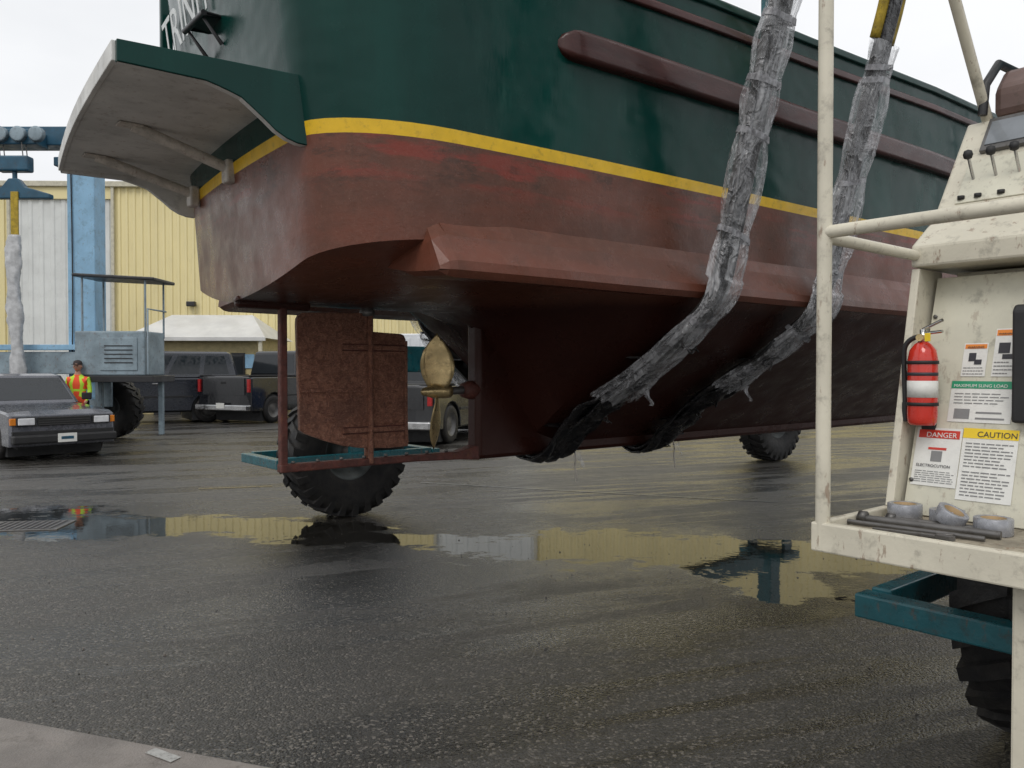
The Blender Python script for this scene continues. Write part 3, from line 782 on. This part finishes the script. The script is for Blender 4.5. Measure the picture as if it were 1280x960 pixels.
prism('jaw',[(2.575,-3.485),(2.61,-3.48),(2.63,-3.52),(2.61,-3.525),(2.60,-3.505),(2.585,-3.51),(2.59,-3.54),(2.57,-3.53)],'z',1.077,1.092,STEEL,wr,.002)

# ------------------------------------------------------------------ GROUND
M('ground',[(-400,-200,0),(400,-200,0),(400,600,0),(-400,600,0)],[(0,1,2,3)],ASPH)
M('concrete_pavement',[(-2.31-6*.95,3.61+6*.32,.0),(-1.12,3.21,0),(-.55,3.02,0),(-.75,-6,0),(-12,-6,0)]+[(-2.31-6*.95,3.61+6*.32,.018),(-1.12,3.21,.018),(-.55,3.02,.018),(-.75,-6,.018),(-12,-6,.018)],[(5,6,7,8,9),(0,1,6,5),(1,2,7,6),(2,3,8,7),(3,4,9,8),(4,0,5,9)],CONC,None,False,.006)
def stripe(nm,a,b,w,m,z=.004):
    a=Vector(a);b=Vector(b);d=(b-a).normalized();q=Vector((-d.y,d.x))*w/2
    M(nm,[(*(a+q),z),(*(a-q),z),(*(b-q),z),(*(b+q),z)],[(0,1,2,3)],m)
stripe('road_marking',(-1.3,11.3),(3.2,9.6),.06,PAINTW)
stripe('road_marking',(-4.2,10.7),(-3.3,10.95),.08,PAINTY)
for i in range(5): stripe('parking_line',(-11+i*2.9,19),(-8.2+i*2.9,24),.1,PAINTW)
stripe('road_marking',(-1.50,3.29),(-1.36,3.21),.05,mat('white_paint',(.42,.42,.40),.5,dirt=.9,scale=20),.022)
rn=random.Random(9); v=[];f=[]
for i in range(900):
    d=3.0+rn.random()**1.6*9; x=rn.uniform(-.66,.66)*d; r_=rn.uniform(.002,.0065)*(1+.5*(rn.random()<.06))
    b0=len(v)
    ang=rn.uniform(0,6.28)
    for k_ in range(4):
        a=ang+k_*math.pi/2; v.append((x+r_*math.cos(a)*rn.uniform(.7,1.2),d+r_*math.sin(a)*rn.uniform(.7,1.2),-.001))
    for k_ in range(4):
        a=ang+k_*math.pi/2; v.append((x+.6*r_*math.cos(a),d+.6*r_*math.sin(a),r_*rn.uniform(.7,1.1)))
    f.append((b0+4,b0+5,b0+6,b0+7))
    for k_ in range(4): f.append((b0+k_,b0+(k_+1)%4,b0+4+(k_+1)%4,b0+4+k_))
M('gravel',v,f,mat('grit_stone',(.16,.14,.12),.5,var=.8,scale=3,col2=(.02,.02,.018)))
dr=E('storm_drain_grate',(-4.95,8.15,0),R(8))
box('frame',(0,0,.004),(.75,.5,.012),STEEL,dr,.003); box('pit',(0,0,.008),(.66,.42,.008),INK,dr,0)
for i in range(10): box('bar_%d'%i,(-.3+.066*i,0,.014),(.022,.42,.012),STEEL,dr,.002)

# ------------------------------------------------------------------ WAREHOUSE
wh=E('yellow_warehouse',(0,33.5,0),R(1.5))
def corr(nm,x0,x1,z0,z1,y,m,per=.30,dep=.05):
    v=[];f=[];x=x0
    prof=[(0,0),(.5,0),(.6,-dep),(.9,-dep)]
    xs=[]
    while x<x1:
        for a,d in prof: xs.append((min(x1,x+a*per),y+d))
        x+=per
    for (a,d) in xs: v.append((a,d,z0)); v.append((a,d,z1))
    for i in range(len(xs)-1): f.append((2*i,2*i+2,2*i+3,2*i+1))
    M(nm,v,f,m,wh)
corr('wall_a',-34,-20.6,0,9.1,0,WALLY)
corr('wall_b',-16.4,-3.2,0,9.1,0,WALLY)
corr('wall_c',1.0,26,0,9.1,0,WALLY)
corr('big_door_a',-20.6,-16.4,0,8.6,.04,WALLW,.45,.04); box('door_head_a',(-18.5,.0,8.85),(4.2,.2,.5),WALLY,wh,.01)
corr('big_door_b',-3.2,1.0,0,7.6,.04,WALLW,.45,.04); box('door_head_b',(-1.1,.0,8.35),(4.2,.2,1.5),WALLY,wh,.01)
box('eave_trim',(-4,-.08,9.2),(60.4,.3,.22),TRIM,wh,.02)
M('roof',[(-34.2,-.2,9.3),(26.2,-.2,9.3),(26.2,12,10.4),(-34.2,12,10.4),(26.2,24,9.3),(-34.2,24,9.3)],[(0,1,2,3),(3,2,4,5)],ROOFM,wh)
box('side_wall_r',(26,12,4.6),(.1,24,9.2),WALLY,wh,0); box('side_wall_l',(-34,12,4.6),(.1,24,9.2),WALLY,wh,0); box('rear_wall',(-4,24,4.6),(60,.1,9.2),WALLY,wh,0)
for x in(-34,-20.6,-16.4,-3.2,1.0,26): box('downpipe',(x,-.12,4.55),(.12,.1,9.1),TRIM,wh,.01)
for x in(-13.2,8.,15.): box('wall_lamp',(x,-.2,4.3),(.35,.25,.2),BLACKM,wh,.03)
for x,w in((5.2,1.),(12.,1.),(18,3.6)):
    box('personnel_door',(x,-.08,1.05 if w<2 else 2),(w,.06,2.1 if w<2 else 4),BLACKM if w<2 else WALLW,wh,.01)
for x in(7.,9.4): box('window_frame',(x,-.08,1.6),(1.5,.08,1.1),TRIM,wh,.01); box('window_glass',(x,-.125,1.6),(1.36,.02,.96),GLASSD,wh,0)
po=E('porch_office',(-11.2,28.6,0),R(2))
box('wall',(0,1.6,1.35),(4.2,3.2,2.7),TAN,po,.01)
M('roof',[(-2.5,-.5,2.72),(2.5,-.5,2.72),(2.5,3.6,2.72),(-2.5,3.6,2.72),(-1.5,1.5,3.65),(1.5,1.5,3.65)],[(0,1,5,4),(1,2,5),(2,3,4,5),(3,0,4)],ROOFM,po)
box('fascia',(0,-.49,2.68),(5.,.06,.14),ROOFM,po,.01)
for x in(.4,1.25): box('window_frame',(x,-.03,1.65),(.8,.08,1.1),BLACKM,po,.01); box('window_glass',(x,-.08,1.65),(.66,.02,.96),GLASSD,po,0)
box('door',(-1.1,-.03,1.05),(.95,.08,2.1),BLACKM,po,.01)
for x in(-2.3,2.3): box('post',(x,-.4,1.33),(.12,.12,2.66),TRIM,po,.01)
box('notice_board',(1.8,-.02,1.9),(.35,.04,.5),LBLUE,po,.005)
ct=E('white_storage_container',(-3.3,29.,0),R(-6))
box('body',(0,0,1.55),(5.,2.4,2.6),CARWH,ct,.03)
for i in range(14): box('rib',(-2.3+.355*i,-1.215,1.55),(.1,.03,2.3),CARWH,ct,.008)
box('sign_panel',(-.6,-1.26,2.05),(.62,.03,.8),CARBLU,ct,.01); box('sign_text',(-.6,-1.28,2.15),(.4,.01,.12),LABEL,ct,0); box('sign_text2',(-.6,-1.28,1.9),(.4,.01,.08),LABEL,ct,0)
box('skid',(0,0,.12),(5.,2.2,.24),BLACKM,ct,.01)

# ------------------------------------------------------------------ VEHICLES
def vehicle(name,loc,heading,kind,paint,L=4.8,W=1.75,H=1.5,wr=.33,chrome=True,sil=None,lower=None):
    par=E(name,loc,heading)
    gc=.26*H/1.5; hood=H*.62; belt=H*.64
    fx=L/2-.85; rx=-L/2+1.0
    def arch(cx):
        r=wr*1.18; return [(cx+r*math.cos(a),wr+r*math.sin(a)) for a in [math.pi*k_/10 for k_ in range(1,10)]]
    low=[(-L/2+.03,gc),(-L/2,gc+.15)]
    if kind=='suv': top=[(-L/2,belt-.05),(-L/2+.05,belt),(L*.16,belt),(L*.2,belt-.01),(L/2-.15,hood-.05),(L/2-.03,hood-.14)]
    else: top=[(-L/2,belt-.03),(-L/2+.03,belt),(L*.10,belt),(L*.16,belt-.01),(L/2-.2,hood-.06),(L/2-.04,hood-.14)]
    poly=low+top+[(L/2,gc+.2),(L/2-.02,gc)]
    poly=poly+[(fx+wr*1.18,gc)]+arch(fx)+[(fx-wr*1.18,gc),(rx+wr*1.18,gc)]+arch(rx)+[(rx-wr*1.18,gc)]
    rings=[]
    for s,ins in((-1,.05),(-.97,.0),(-.6,-.0),(.6,-.0),(.97,0),(1,.05)):
        ring=[]
        for (x,z) in poly:
            zz_=z
            xx=x*(1-.012*(abs(s)>.9)) 
            if z>belt*.85: zz_=z-.03*(abs(s)>.9)-(.02 if abs(s)==1 else 0)
            ring.append((xx-(ins*.5 if x>0 else -ins*.5)*(abs(x)>L/2-.3),s*W/2,zz_))
        rings.append(ring)
    loft('body',rings,paint,par,smooth=False,bevel=.02)
    for cx in(fx,rx): box('wheel_well',(cx,0,wr+.05),(wr*2.3,W*.9,wr*1.9),PLASTB,par,0)
    box('underbody',(0,0,gc+.05),(L*.9,W*.8,.2),PLASTB,par,0)
    if kind=='suv': x0,x1,x2,x3=-L/2+.08,-L/2+.28,L*.05,L*.2
    elif kind=='sedan': x0,x1,x2,x3=-L*.36,-L*.24,-L*.02,L*.14
    else: x0,x1,x2,x3=-L*.13,-L*.105,L*.03,L*.165
    zb=belt-.02; zt=H
    wb=W/2-.05; wt=W/2-.17
    rings=[]
    def gsec(x0_,x1_,w,z): 
        c_=.08
        return [(x0_,-w+c_,z),(x0_+c_,-w,z),(x1_-c_,-w,z),(x1_,-w+c_,z),(x1_,w-c_,z),(x1_-c_,w,z),(x0_+c_,w,z),(x0_,w-c_,z)]
    loft('cabin',[gsec(x0,x3,wb,zb),gsec(lerp(x0,x1,.93),lerp(x3,x2,.93),lerp(wb,wt,.93),lerp(zb,zt,.93)),gsec(x1+.06,x2-.1,wt-.08,zt)],paint,par,smooth=False,bevel=.02)
    def gp(s,tx,tz,off):
        xa=lerp(x0,x1,tz); xb=lerp(x3,x2,tz); w=lerp(wb,wt,tz)+off
        return (lerp(xa+.08,xb-.08,tx),s*w,lerp(zb,zt,tz))
    spl=[(.06,.30),(.34,.62),(.66,.95)] if kind=='suv' else ([(.10,.42),(.48,.93)] if L>5 or kind=='sedan' else [(.08,.92)])
    for s in(-1,1):
        for a,b in spl:
            v=[gp(s,a,.14,.006),gp(s,b,.14,.006),gp(s,b-.01,.84,.006),gp(s,a+.01,.84,.006)]
            M('side_glass',v+[(q[0],q[1]-s*.01,q[2]) for q in v],[(0,1,2,3),(4,7,6,5),(0,1,5,4),(1,2,6,5),(2,3,7,6),(3,0,4,7)],GLASSD,par)
    for nm,xa,xb,sg in(('windscreen',x3,x2,1),('rear_glass',x0,x1,-1)):
        v=[]
        for s,tz in((-1,.12),(1,.12),(1,.86),(-1,.86)):
            v.append((lerp(xa,xb,tz)+sg*.008,s*(lerp(wb,wt,tz)-.10),lerp(zb,zt,tz)))
        M(nm,v+[(q[0]-sg*.02,q[1],q[2]) for q in v],[(0,1,2,3),(4,7,6,5),(0,1,5,4),(1,2,6,5),(2,3,7,6),(3,0,4,7)],GLASSD,par)
    if kind=='pickup':
        box('bed_opening',((-L/2+x0)/2,0,belt-.01),(abs(x0+L/2)-.16,W-.26,.05),PLASTB,par,0)
        for s in(-1,1): box('bed_rail',((-L/2+x0)/2,s*(W/2-.09),belt+.015),(abs(x0+L/2)-.1,.08,.04),PLASTB,par,.01)
        box('tailgate_line',(-L/2-.004,0,belt*.78),(.01,W*.78,.34*H/1.5),paint,par,.01)
        box('tailgate_handle',(-L/2-.012,0,belt*.86),(.01,.2,.07),PLASTB,par,.004)
    hz=hood-.26*H/1.5
    if lower:
        box('lower_valance',(L/2-.02,0,gc+.17),(.06,W*.96,.2),lower,par,.01)
        for s in(-1,1): box('rocker',(0,s*(W/2-.005),gc+.16),(fx-rx-wr*2.5,.03,.26),lower,par,.005)
    box('grille',(L/2-.005,0,hz+.02),(.03,W*.50,.15),PLASTB,par,.008)
    for k_ in range(4): box('grille_bar',(L/2+.012,0,hz-.04+.04*k_),(.012,W*.48,.006),CHROME if chrome else STEEL,par,0)
    for s in(-1,1):
        box('headlight',(L/2+.004,s*W*.355,hz+.02),(.05,W*.15,.12),LENS,par,.012)
        box('headlight_surround',(L/2-.012,s*W*.355,hz+.02),(.05,W*.18,.15),PLASTB,par,.008)
        box('indicator',(L/2-.05,s*(W*.465),hz+.02),(.08,W*.06,.12),AMB,par,.008)
        box('tail_light',(-L/2+.01,s*(W/2-.08),belt*.80),(.06,.10,.26*H/1.5),TAIL,par,.008)
        box('mirror',(x3-.1,s*(W/2+.1),belt+.1),(.08,.18,.14),PLASTB,par,.02)
        box('door_handle',(x0+.2 if kind=='pickup' else 0,s*(W/2+.01),belt*.86),(.16,.03,.03),CHROME,par,.005)
        box('side_moulding',(0,s*(W/2+.006),belt*.58),(fx-rx-wr*2.6,.02,.05),PLASTB,par,.004)
        for xx_ in((x3-.25),(x0+.15)): box('door_gap',(xx_,s*(W/2+.001),belt*.68),(.012,.006,belt*.5),INK,par,0)
    box('front_bumper',(L/2+.04,0,gc+.13),(.18,W*.98,.15),PLASTB if not chrome else CHROME,par,.03)
    box('rear_bumper',(-L/2-.05,0,gc+.10),(.18,W*.98,.17),CHROME if (chrome or kind=='pickup') else PLASTB,par,.03)
    box('front_plate',(L/2+.135,0,gc+.14),(.01,.31,.155),LABEL,par,.003); box('front_plate_text',(L/2+.142,0,gc+.14),(.004,.2,.05),DBLUE,par,0)
    box('rear_plate',(-L/2-.145,0,gc+.16),(.01,.31,.155),LABEL,par,.003)
    for s in(-1,1):
        for cx in(fx,rx):
            h=.11
            revolve('tyre',[(wr*.62,-h),(wr*.8,-h*1.05),(wr*.95,-h*.95),(wr,-h*.6),(wr,h*.6),(wr*.95,h*.95),(wr*.8,h*1.05),(wr*.62,h)],'y',(cx,s*(W/2-.12),wr),TYRE,par,28)
            revolve('rim',[(0,h*.5),(wr*.15,h*.62),(wr*.3,h*.35),(wr*.52,h*.55),(wr*.6,h*.95),(wr*.64,h),(wr*.64,-h),(wr*.6,-h*.95),(wr*.52,-h*.55),(wr*.3,-h*.35),(wr*.15,-h*.62),(0,-h*.5)],'y',(cx,s*(W/2-.12),wr),STEEL,par,24)
    return par
vehicle('parked_car',(-9.6,15.75,0),R(-43),'sedan',CARSIL,4.5,1.72,1.52,.33,chrome=False,lower=PLASTB)
vehicle('parked_suv',(-11.0,24.3,0),R(212),'suv',CARGREY,5.0,1.95,2.15,.40)
vehicle('pickup_truck',(-7.35,26.2,0),R(66),'pickup',CARBLK,5.7,2.05,2.2,.42,chrome=False)
vehicle('pickup_truck',(-1.7,19.2,0),R(72),'pickup',CARBLK,5.4,1.95,2.0,.42,chrome=False)
vehicle('parked_car',(-3.2,23.,0),R(95),'suv',CARBLU,4.6,1.8,1.7,.35)
vehicle('parked_car',(-16.2,27.,0),R(80),'sedan',CARSIL,4.6,1.8,1.5,.35)

# ------------------------------------------------------------------ SECOND (BLUE) TRAVEL LIFT
bl=E('travel_lift',(0,0,0),0)
box('column',(-9.75,18.4,3.55),(.62,.5,5.3),LBLUE,bl,.02)
box('column_cap',(-9.85,18.4,6.28),(.9,.7,.2),DBLUE,bl,.02)
box('base_beam',(-11.5,18.2,1.75),(5.2,.5,.5),GREYB,bl,.02)
box('base_beam_2',(-11.5,18.05,2.1),(4.2,.3,.12),LBLUE,bl,.01)
box('top_beam',(-13.0,18.3,6.85),(7.0,.5,.42),DBLUE,bl,.02)
box('trolley',(-11.1,17.9,6.72),(1.3,.5,.34),DBLUE,bl,.03)
for x in(-11.6,-11.2,-10.8,-10.4): revolve('sheave',[(0,-.06),(.13,-.06),(.17,-.05),(.12,0),(.17,.05),(.13,.06),(0,.06)],'y',(x,17.6,6.75),GREYB,bl,18)
for x in(-11.25,-10.75): 
    for dy in(-.08,.08): tube('wire_rope',[(x,17.7+dy,6.6),(x+.05,17.7+dy,6.1)],.012,STEEL,bl,2)
box('hook_block',(-10.95,17.7,6.12),(.72,.26,.34),DBLUE,bl,.04)
tube('hook_link',[(-10.95,17.7,5.95),(-10.95,17.7,5.62)],.05,DBLUE,bl)
prism('spreader',[(-11.75,5.36),(-10.15,5.36),(-10.15,5.46),(-10.7,5.62),(-10.85,5.8),(-11.05,5.8),(-11.2,5.62),(-11.75,5.46)],'y',17.62,17.8,DBLUE,bl,.02)
wheel('wheel',(-9.35,18.6,.72),bl,.72,.5,20)
wheel('wheel2',(-13.35,18.6,.72),bl,.72,.5,20)
box('wheel_fork',(-9.35,18.2,1.25),(.5,.1,1.0),GREYB,bl,.02)
box('engine_box',(-8.6,17.6,1.95),(1.5,1.0,.95),GREYB,bl,.03)
box('engine_box_door',(-8.4,17.09,1.93),(.8,.02,.7),GREYB,bl,.01)
for i in range(5): box('louvre',(-8.4,17.075,1.75+.09*i),(.6,.012,.02),BLACKM,bl,0)
box('canopy',(-8.5,17.6,3.58),(1.75,1.1,.07),BLACKM,bl,.02,rot=(0,R(3),0))
for x in(-9.2,-7.85):
    for y in(17.15,18.05): tube('canopy_post',[(x,y,2.3),(x,y,3.57)],.022,GREYB,bl,3)
tube('handrail',[(-7.8,17.15,1.5),(-7.8,17.15,2.9),(-7.8,18.05,2.9)],.02,GREYB,bl,3)
box('engine_frame',(-8.5,17.6,1.4),(1.7,1.1,.14),BLACKM,bl,.01)
for x in(-9.2,-7.85): box('engine_leg',(x,17.9,.75),(.1,.1,1.2),GREYB,bl,.01)
tube('hydraulic_line',[(-9.95,18.1,1.8),(-9.91,18.12,3.2),(-9.95,18.12,6.1)],.014,BLACKM,bl,3,smooth=True)
bs=E('lifting_sling',(-10.9,17.5,0),0)
box('yellow_webbing',(0,.1,5.0),(.16,.04,1.),YWEB,bs,.005)
rings=[]
for i in range(60):
    z=4.55-i*.055; ring=[]
    for q in range(20):
        a=2*math.pi*q/20; w_=1+.3*noise.noise(Vector((math.cos(a)*2,math.sin(a)*2,z*4)))+.12*noise.noise(Vector((math.cos(a)*6,math.sin(a)*6,z*14)))
        ring.append(((.15+.03*math.sin(z*5))*math.cos(a)*w_+.04*math.sin(z*1.3),.1+.09*math.sin(a)*w_,z))
    rings.append(ring)
loft('plastic_wrap',rings,mat('white_wrap',(.55,.56,.57),.35,var=.3,scale=8,bump=.6,bscale=20),bs)

# ------------------------------------------------------------------ PERSON
def skinned(nm,chains,mats,assign,par,sub=2):
    vs=[];es=[];rad=[];idx={}
    for ch in chains:
        prev=None
        for (x,y,z,r_) in ch:
            key=(round(x,4),round(y,4),round(z,4))
            if key not in idx: idx[key]=len(vs); vs.append((x,y,z)); rad.append(r_)
            i=idx[key]
            if prev is not None and prev!=i: es.append((prev,i))
            prev=i
    me=bpy.data.meshes.new(nm+'_sk'); me.from_pydata(vs,es,[]); o=bpy.data.objects.new(nm,me); COL.objects.link(o)
    o.modifiers.new('s','SKIN'); 
    lay=me.skin_vertices[0] if len(me.skin_vertices) else None
    if lay is None:
        bm=bmesh.new(); bm.from_mesh(me); bm.verts.layers.skin.verify(); bm.to_mesh(me); bm.free(); lay=me.skin_vertices[0]
    for i,r_ in enumerate(rad):
        lay.data[i].radius=r_ if isinstance(r_,tuple) else (r_,r_); lay.data[i].use_root=(i==0)
    s=o.modifiers.new('u','SUBSURF'); s.levels=sub; s.render_levels=sub
    dg=bpy.context.evaluated_depsgraph_get(); ev=o.evaluated_get(dg); nm_=bpy.data.meshes.new_from_object(ev)
    bpy.data.objects.remove(o); o=bpy.data.objects.new(nm,nm_); COL.objects.link(o); o.parent=par
    nm_.materials.clear()
    for m in mats: nm_.materials.append(m)
    for p_ in nm_.polygons: p_.use_smooth=True; p_.material_index=assign(p_.center)
    return o
pe=E('person',(-9.22,17.0,0),R(8))
pel=(0,0,.95,(.15,.11)); chest=(0,0,1.28,(.20,.13)); neckb=(0,0,1.46,(.10,.08))
chains=[[pel,(0,0,1.1,(.155,.11)),chest,(0,0,1.4,(.17,.10)),neckb,(0,-.01,1.54,.055),(0,-.015,1.6,.05)]]
for s in(-1,1):
    chains.append([pel,(s*.09,0,.88,.095),(s*.10,.0,.5,.065),(s*.11,.01,.12,.045),(s*.12,-.06,.05,.045),(s*.13,-.16,.035,.035)])
    chains.append([(0,0,1.4,(.17,.10)),(s*.19,0,1.40,.065),(s*.24,-.01,1.13,.05),(s*.2,-.14,.93,.038),(s*.19,-.19,.88,.03)])
def asg(c):
    z=c.z; ax=abs(c.x)
    if z>1.49: return 0
    if ax>.185 and z<.95: return 0
    if ax>.20: return 2
    if z>.90:
        if 1.12<z<1.19 or (ax>.06 and ax<.12 and z>1.0): return 2
        return 1
    if z<.10: return 4
    return 3
skinned('body',chains,[SKIN,VESTO,VESTL,PANTS,CAPM],asg,pe)
hd=bmesh.new(); bmesh.ops.create_uvsphere(hd,u_segments=24,v_segments=18,radius=1)
for v_ in hd.verts:
    x,y,z=v_.co; w=.078*(1-.22*max(0,-z)); yy=.098*y*(1-.12*max(0,-z))
    if y<0 and abs(x)<.22 and -.3<z<.12: yy-=.016*(1-abs(x)/.22)*(1-abs(z+.12)/.3)
    v_.co=(x*w,yy,z*.118)
hm=bpy.data.meshes.new('head'); hd.to_mesh(hm); hd.free()
ho=finish(bpy.data.objects.new('head',hm),SKIN,pe,True,0); ho.location=(0,-.02,1.665)
for s in(-1,1):
    revolve('eye',[(0,-.008),(.009,-.004),(.011,0),(0,.003)],'y',(s*.03,-.112,1.675),INK,pe,10)
    revolve('ear',[(0,-.012),(.026,-.006),(.028,.004),(0,.01)],'x',(s*.078,-.015,1.66),SKIN,pe,12)
box('mouth',(0,-.112,1.60),(.045,.008,.008),LRED,pe,.002)
revolve('cap',[(.088,0),(.09,.03),(.075,.075),(.04,.095),(0,.10)],'z',(0,-.015,1.705),CAPM,pe,24)
box('cap_brim',(0,-.13,1.71),(.13,.12,.012),CAPM,pe,.005)
for s in(-1,1):
    hc=Vector((s*.19,-.20,.865))
    ch=[[(hc.x,hc.y+.015,hc.z+.02,.024),(hc.x,hc.y-.03,hc.z-.03,(.034,.018))]]
    skinned('palm',ch,[SKIN],lambda c:0,pe,1)
    for k_,ln in enumerate((.07,.08,.075,.06)):
        x=hc.x+(-.03+.02*k_)*s
        skinned('finger',[[(x,hc.y-.03,hc.z-.03,.009),(x,hc.y-.045,hc.z-.03-ln*.5,.0085),(x,hc.y-.03,hc.z-.03-ln,.007)]],[SKIN],lambda c:0,pe,1)
    skinned('thumb',[[(hc.x-s*.02,hc.y-.01,hc.z-.0,.011),(hc.x-s*.05,hc.y-.035,hc.z-.025,.010),(hc.x-s*.052,hc.y-.045,hc.z-.055,.008)]],[SKIN],lambda c:0,pe,1)

# ------------------------------------------------------------------ CAMERA, LIGHT, SKY
cam=bpy.data.cameras.new('camera'); co_=bpy.data.objects.new('camera',cam); COL.objects.link(co_)
co_.location=(0,0,1.6); co_.rotation_euler=(R(90-1.03),0,0)
cam.sensor_width=36; cam.lens=36*1000/1280; cam.clip_end=2000; cam.clip_start=.05
scene.camera=co_
sun=bpy.data.lights.new('sun','SUN'); so=bpy.data.objects.new('sun',sun); COL.objects.link(so)
sun.energy=.9; sun.angle=R(25); sun.color=(1,.97,.93)
el,az=R(50),R(200)
d=Vector((math.sin(az)*math.cos(el),math.cos(az)*math.cos(el),math.sin(el)))
so.rotation_euler=d.to_track_quat('Z','Y').to_euler(); so.location=(0,-5,30)
w=bpy.data.worlds.new('World'); scene.world=w; w.use_nodes=True
n=N(w.node_tree); bg=w.node_tree.nodes['Background']
sky=n.new('ShaderNodeTexSky'); sky.sky_type='NISHITA'; sky.sun_disc=False; sky.sun_elevation=el; sky.sun_rotation=az
sky.air_density=1; sky.dust_density=6; sky.ozone_density=1
cl=n.noise(n.v('MULTIPLY',n.coord('Generated'),(1,1,2.5)),1.6,5,.5)
cloud=n.mix(n.rng(cl,.3,.7),(7.6,7.75,7.95),(9.4,9.45,9.55))
n.put(bg.inputs[0],n.mix(.9,sky.outputs[0],cloud)); bg.inputs[1].default_value=.115
